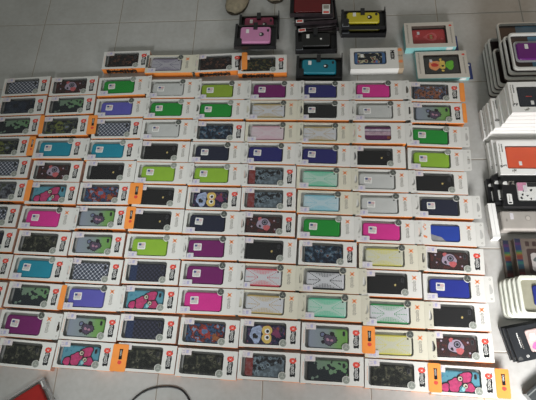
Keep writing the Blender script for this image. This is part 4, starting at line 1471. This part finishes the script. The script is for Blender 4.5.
def make_slipper(x, y, rz, label):
    t = empty('slipper', (x, y, 0), rz, label, 'slipper', 'slippers at the top edge')
    ys = [0.0, 0.01, 0.03, 0.06, 0.10, 0.16, 0.25, 0.4, 0.55, 0.7, 0.85, 0.93, 0.98, 1.0]
    ln = 0.26
    right = [(outline(v), v * ln) for v in ys]
    left = [(-outline(v), v * ln) for v in reversed(ys[1:-1])]
    poly = right + left
    mb = MB()
    mb.prism(poly, 0, 0.012, SOLE)
    part('sole', mb.mesh('sole'), t)
    mb = MB()
    mb.prism([(a * 0.93, 0.006 + b * 0.955) for a, b in poly], 0.012, 0.0145, INS)
    part('insole', mb.mesh('insole'), t)
    mb = MB()
    rings_o, rings_i = [], []
    for v in (0.012, 0.05, 0.10, 0.18, 0.28, 0.40, 0.46):
        w = outline(v) * 0.985
        hgt = 0.016 + 0.040 * math.sin(min(1.0, v / 0.40) * math.pi / 2)
        row, rin = [], []
        for i in range(11):
            a = math.pi * i / 10
            row.append((w * math.cos(a), v * ln, 0.012 + (hgt - 0.012) * math.sin(a) ** 0.8))
            rin.append((w * 0.93 * math.cos(a), v * ln + 0.001, 0.0125 + (hgt - 0.016) * math.sin(a) ** 0.8))
        rings_o.append(row)
        rings_i.append(rin)
    n = 11
    for rings, flip in ((rings_o, True), (rings_i, False)):
        vs = [p for r in rings for p in r]
        fs = []
        for k in range(len(rings) - 1):
            for i in range(n - 1):
                f = (k * n + i, k * n + i + 1, (k + 1) * n + i + 1, (k + 1) * n + i)
                fs.append(tuple(reversed(f)) if flip else f)
        mb.add(vs, fs, UPPER)
    ro, ri = rings_o[-1], rings_i[-1]
    mb.add(ro + ri, [(i, i + 1, n + i + 1, n + i) for i in range(n - 1)], SOLE)
    me = mb.mesh('upper')
    for p in me.polygons:
        p.use_smooth = True
    part('upper', me, t)


make_slipper(0.808, 0.024, math.radians(-22), 'beige slipper toe at the top edge, above the pink packs')
make_slipper(0.995, 0.078, math.radians(4), 'pale slipper tip at the top edge, left of the dark red packs')

# ---- red case in a clear pack, bottom left
t = empty('clear_case_pack', (0.2820, -1.4440, 0), math.radians(34), 'red phone case in clear plastic pack at the bottom left', 'phone case pack')
mb = MB()
o1 = rrect(-0.150, 0.022, -0.105, 0.006, 0.006, 4)
i1 = rrect(-0.148, 0.020, -0.103, 0.004, 0.005, 4)
mb.holed(o1, i1, 0, 0.018, CLEAR)
mb.prism(i1, 0.0, 0.001, CLEAR)
part('clear_shell', mb.mesh('clear_shell'), t)
mb = MB()
mb.prism(rrect(0.004, 0.018, -0.030, 0.002, 0.003, 4), 0.0012, 0.016, CLEAR)
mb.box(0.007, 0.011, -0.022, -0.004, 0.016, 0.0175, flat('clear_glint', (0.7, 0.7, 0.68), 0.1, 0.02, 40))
part('hinge', mb.mesh('hinge'), t)
mb = MB()
rings = []
for z, i in ((0.0012, 0.0), (0.010, 0.0), (0.014, 0.0015), (0.0155, 0.005)):
    rings.append([(x, y, z) for x, y in rrect(-0.140 + i, 0.000 - i, -0.098 + i, -0.004 - i, 0.008, 4)])
mb.loft(rings, flat('case_scarlet', (0.34, 0.012, 0.010), 0.4, 0.06, 40))
part('phone_case', mb.mesh('phone_case'), t)

# ---- black cable
cu = bpy.data.curves.new('black_cable', 'CURVE')
cu.dimensions = '3D'
cu.bevel_depth = 0.0029
cu.bevel_resolution = 3
cu.use_fill_caps = True
sp = cu.splines.new('NURBS')
pts = [(0.535, -1.60), (0.556, -1.53), (0.585, -1.490), (0.618, -1.4625), (0.655, -1.4500), (0.696, -1.4450), (0.736, -1.4500), (0.757, -1.468), (0.772, -1.490), (0.790, -1.53), (0.815, -1.60)]
sp.points.add(len(pts) - 1)
for p, (x, y) in zip(sp.points, pts):
    p.co = (x, y, 0.0032, 1)
sp.use_endpoint_u = True
sp.order_u = 4
cu.materials.append(BLACK)
tmp = bpy.data.objects.new('tmp', cu)
COL.objects.link(tmp)
bpy.context.view_layer.update()
me = bpy.data.meshes.new_from_object(tmp)
bpy.data.objects.remove(tmp)
o = bpy.data.objects.new('black_cable', me)
COL.objects.link(o)
o['label'] = 'thin black cable looping on the tiles at the bottom'
o['category'] = 'cable'
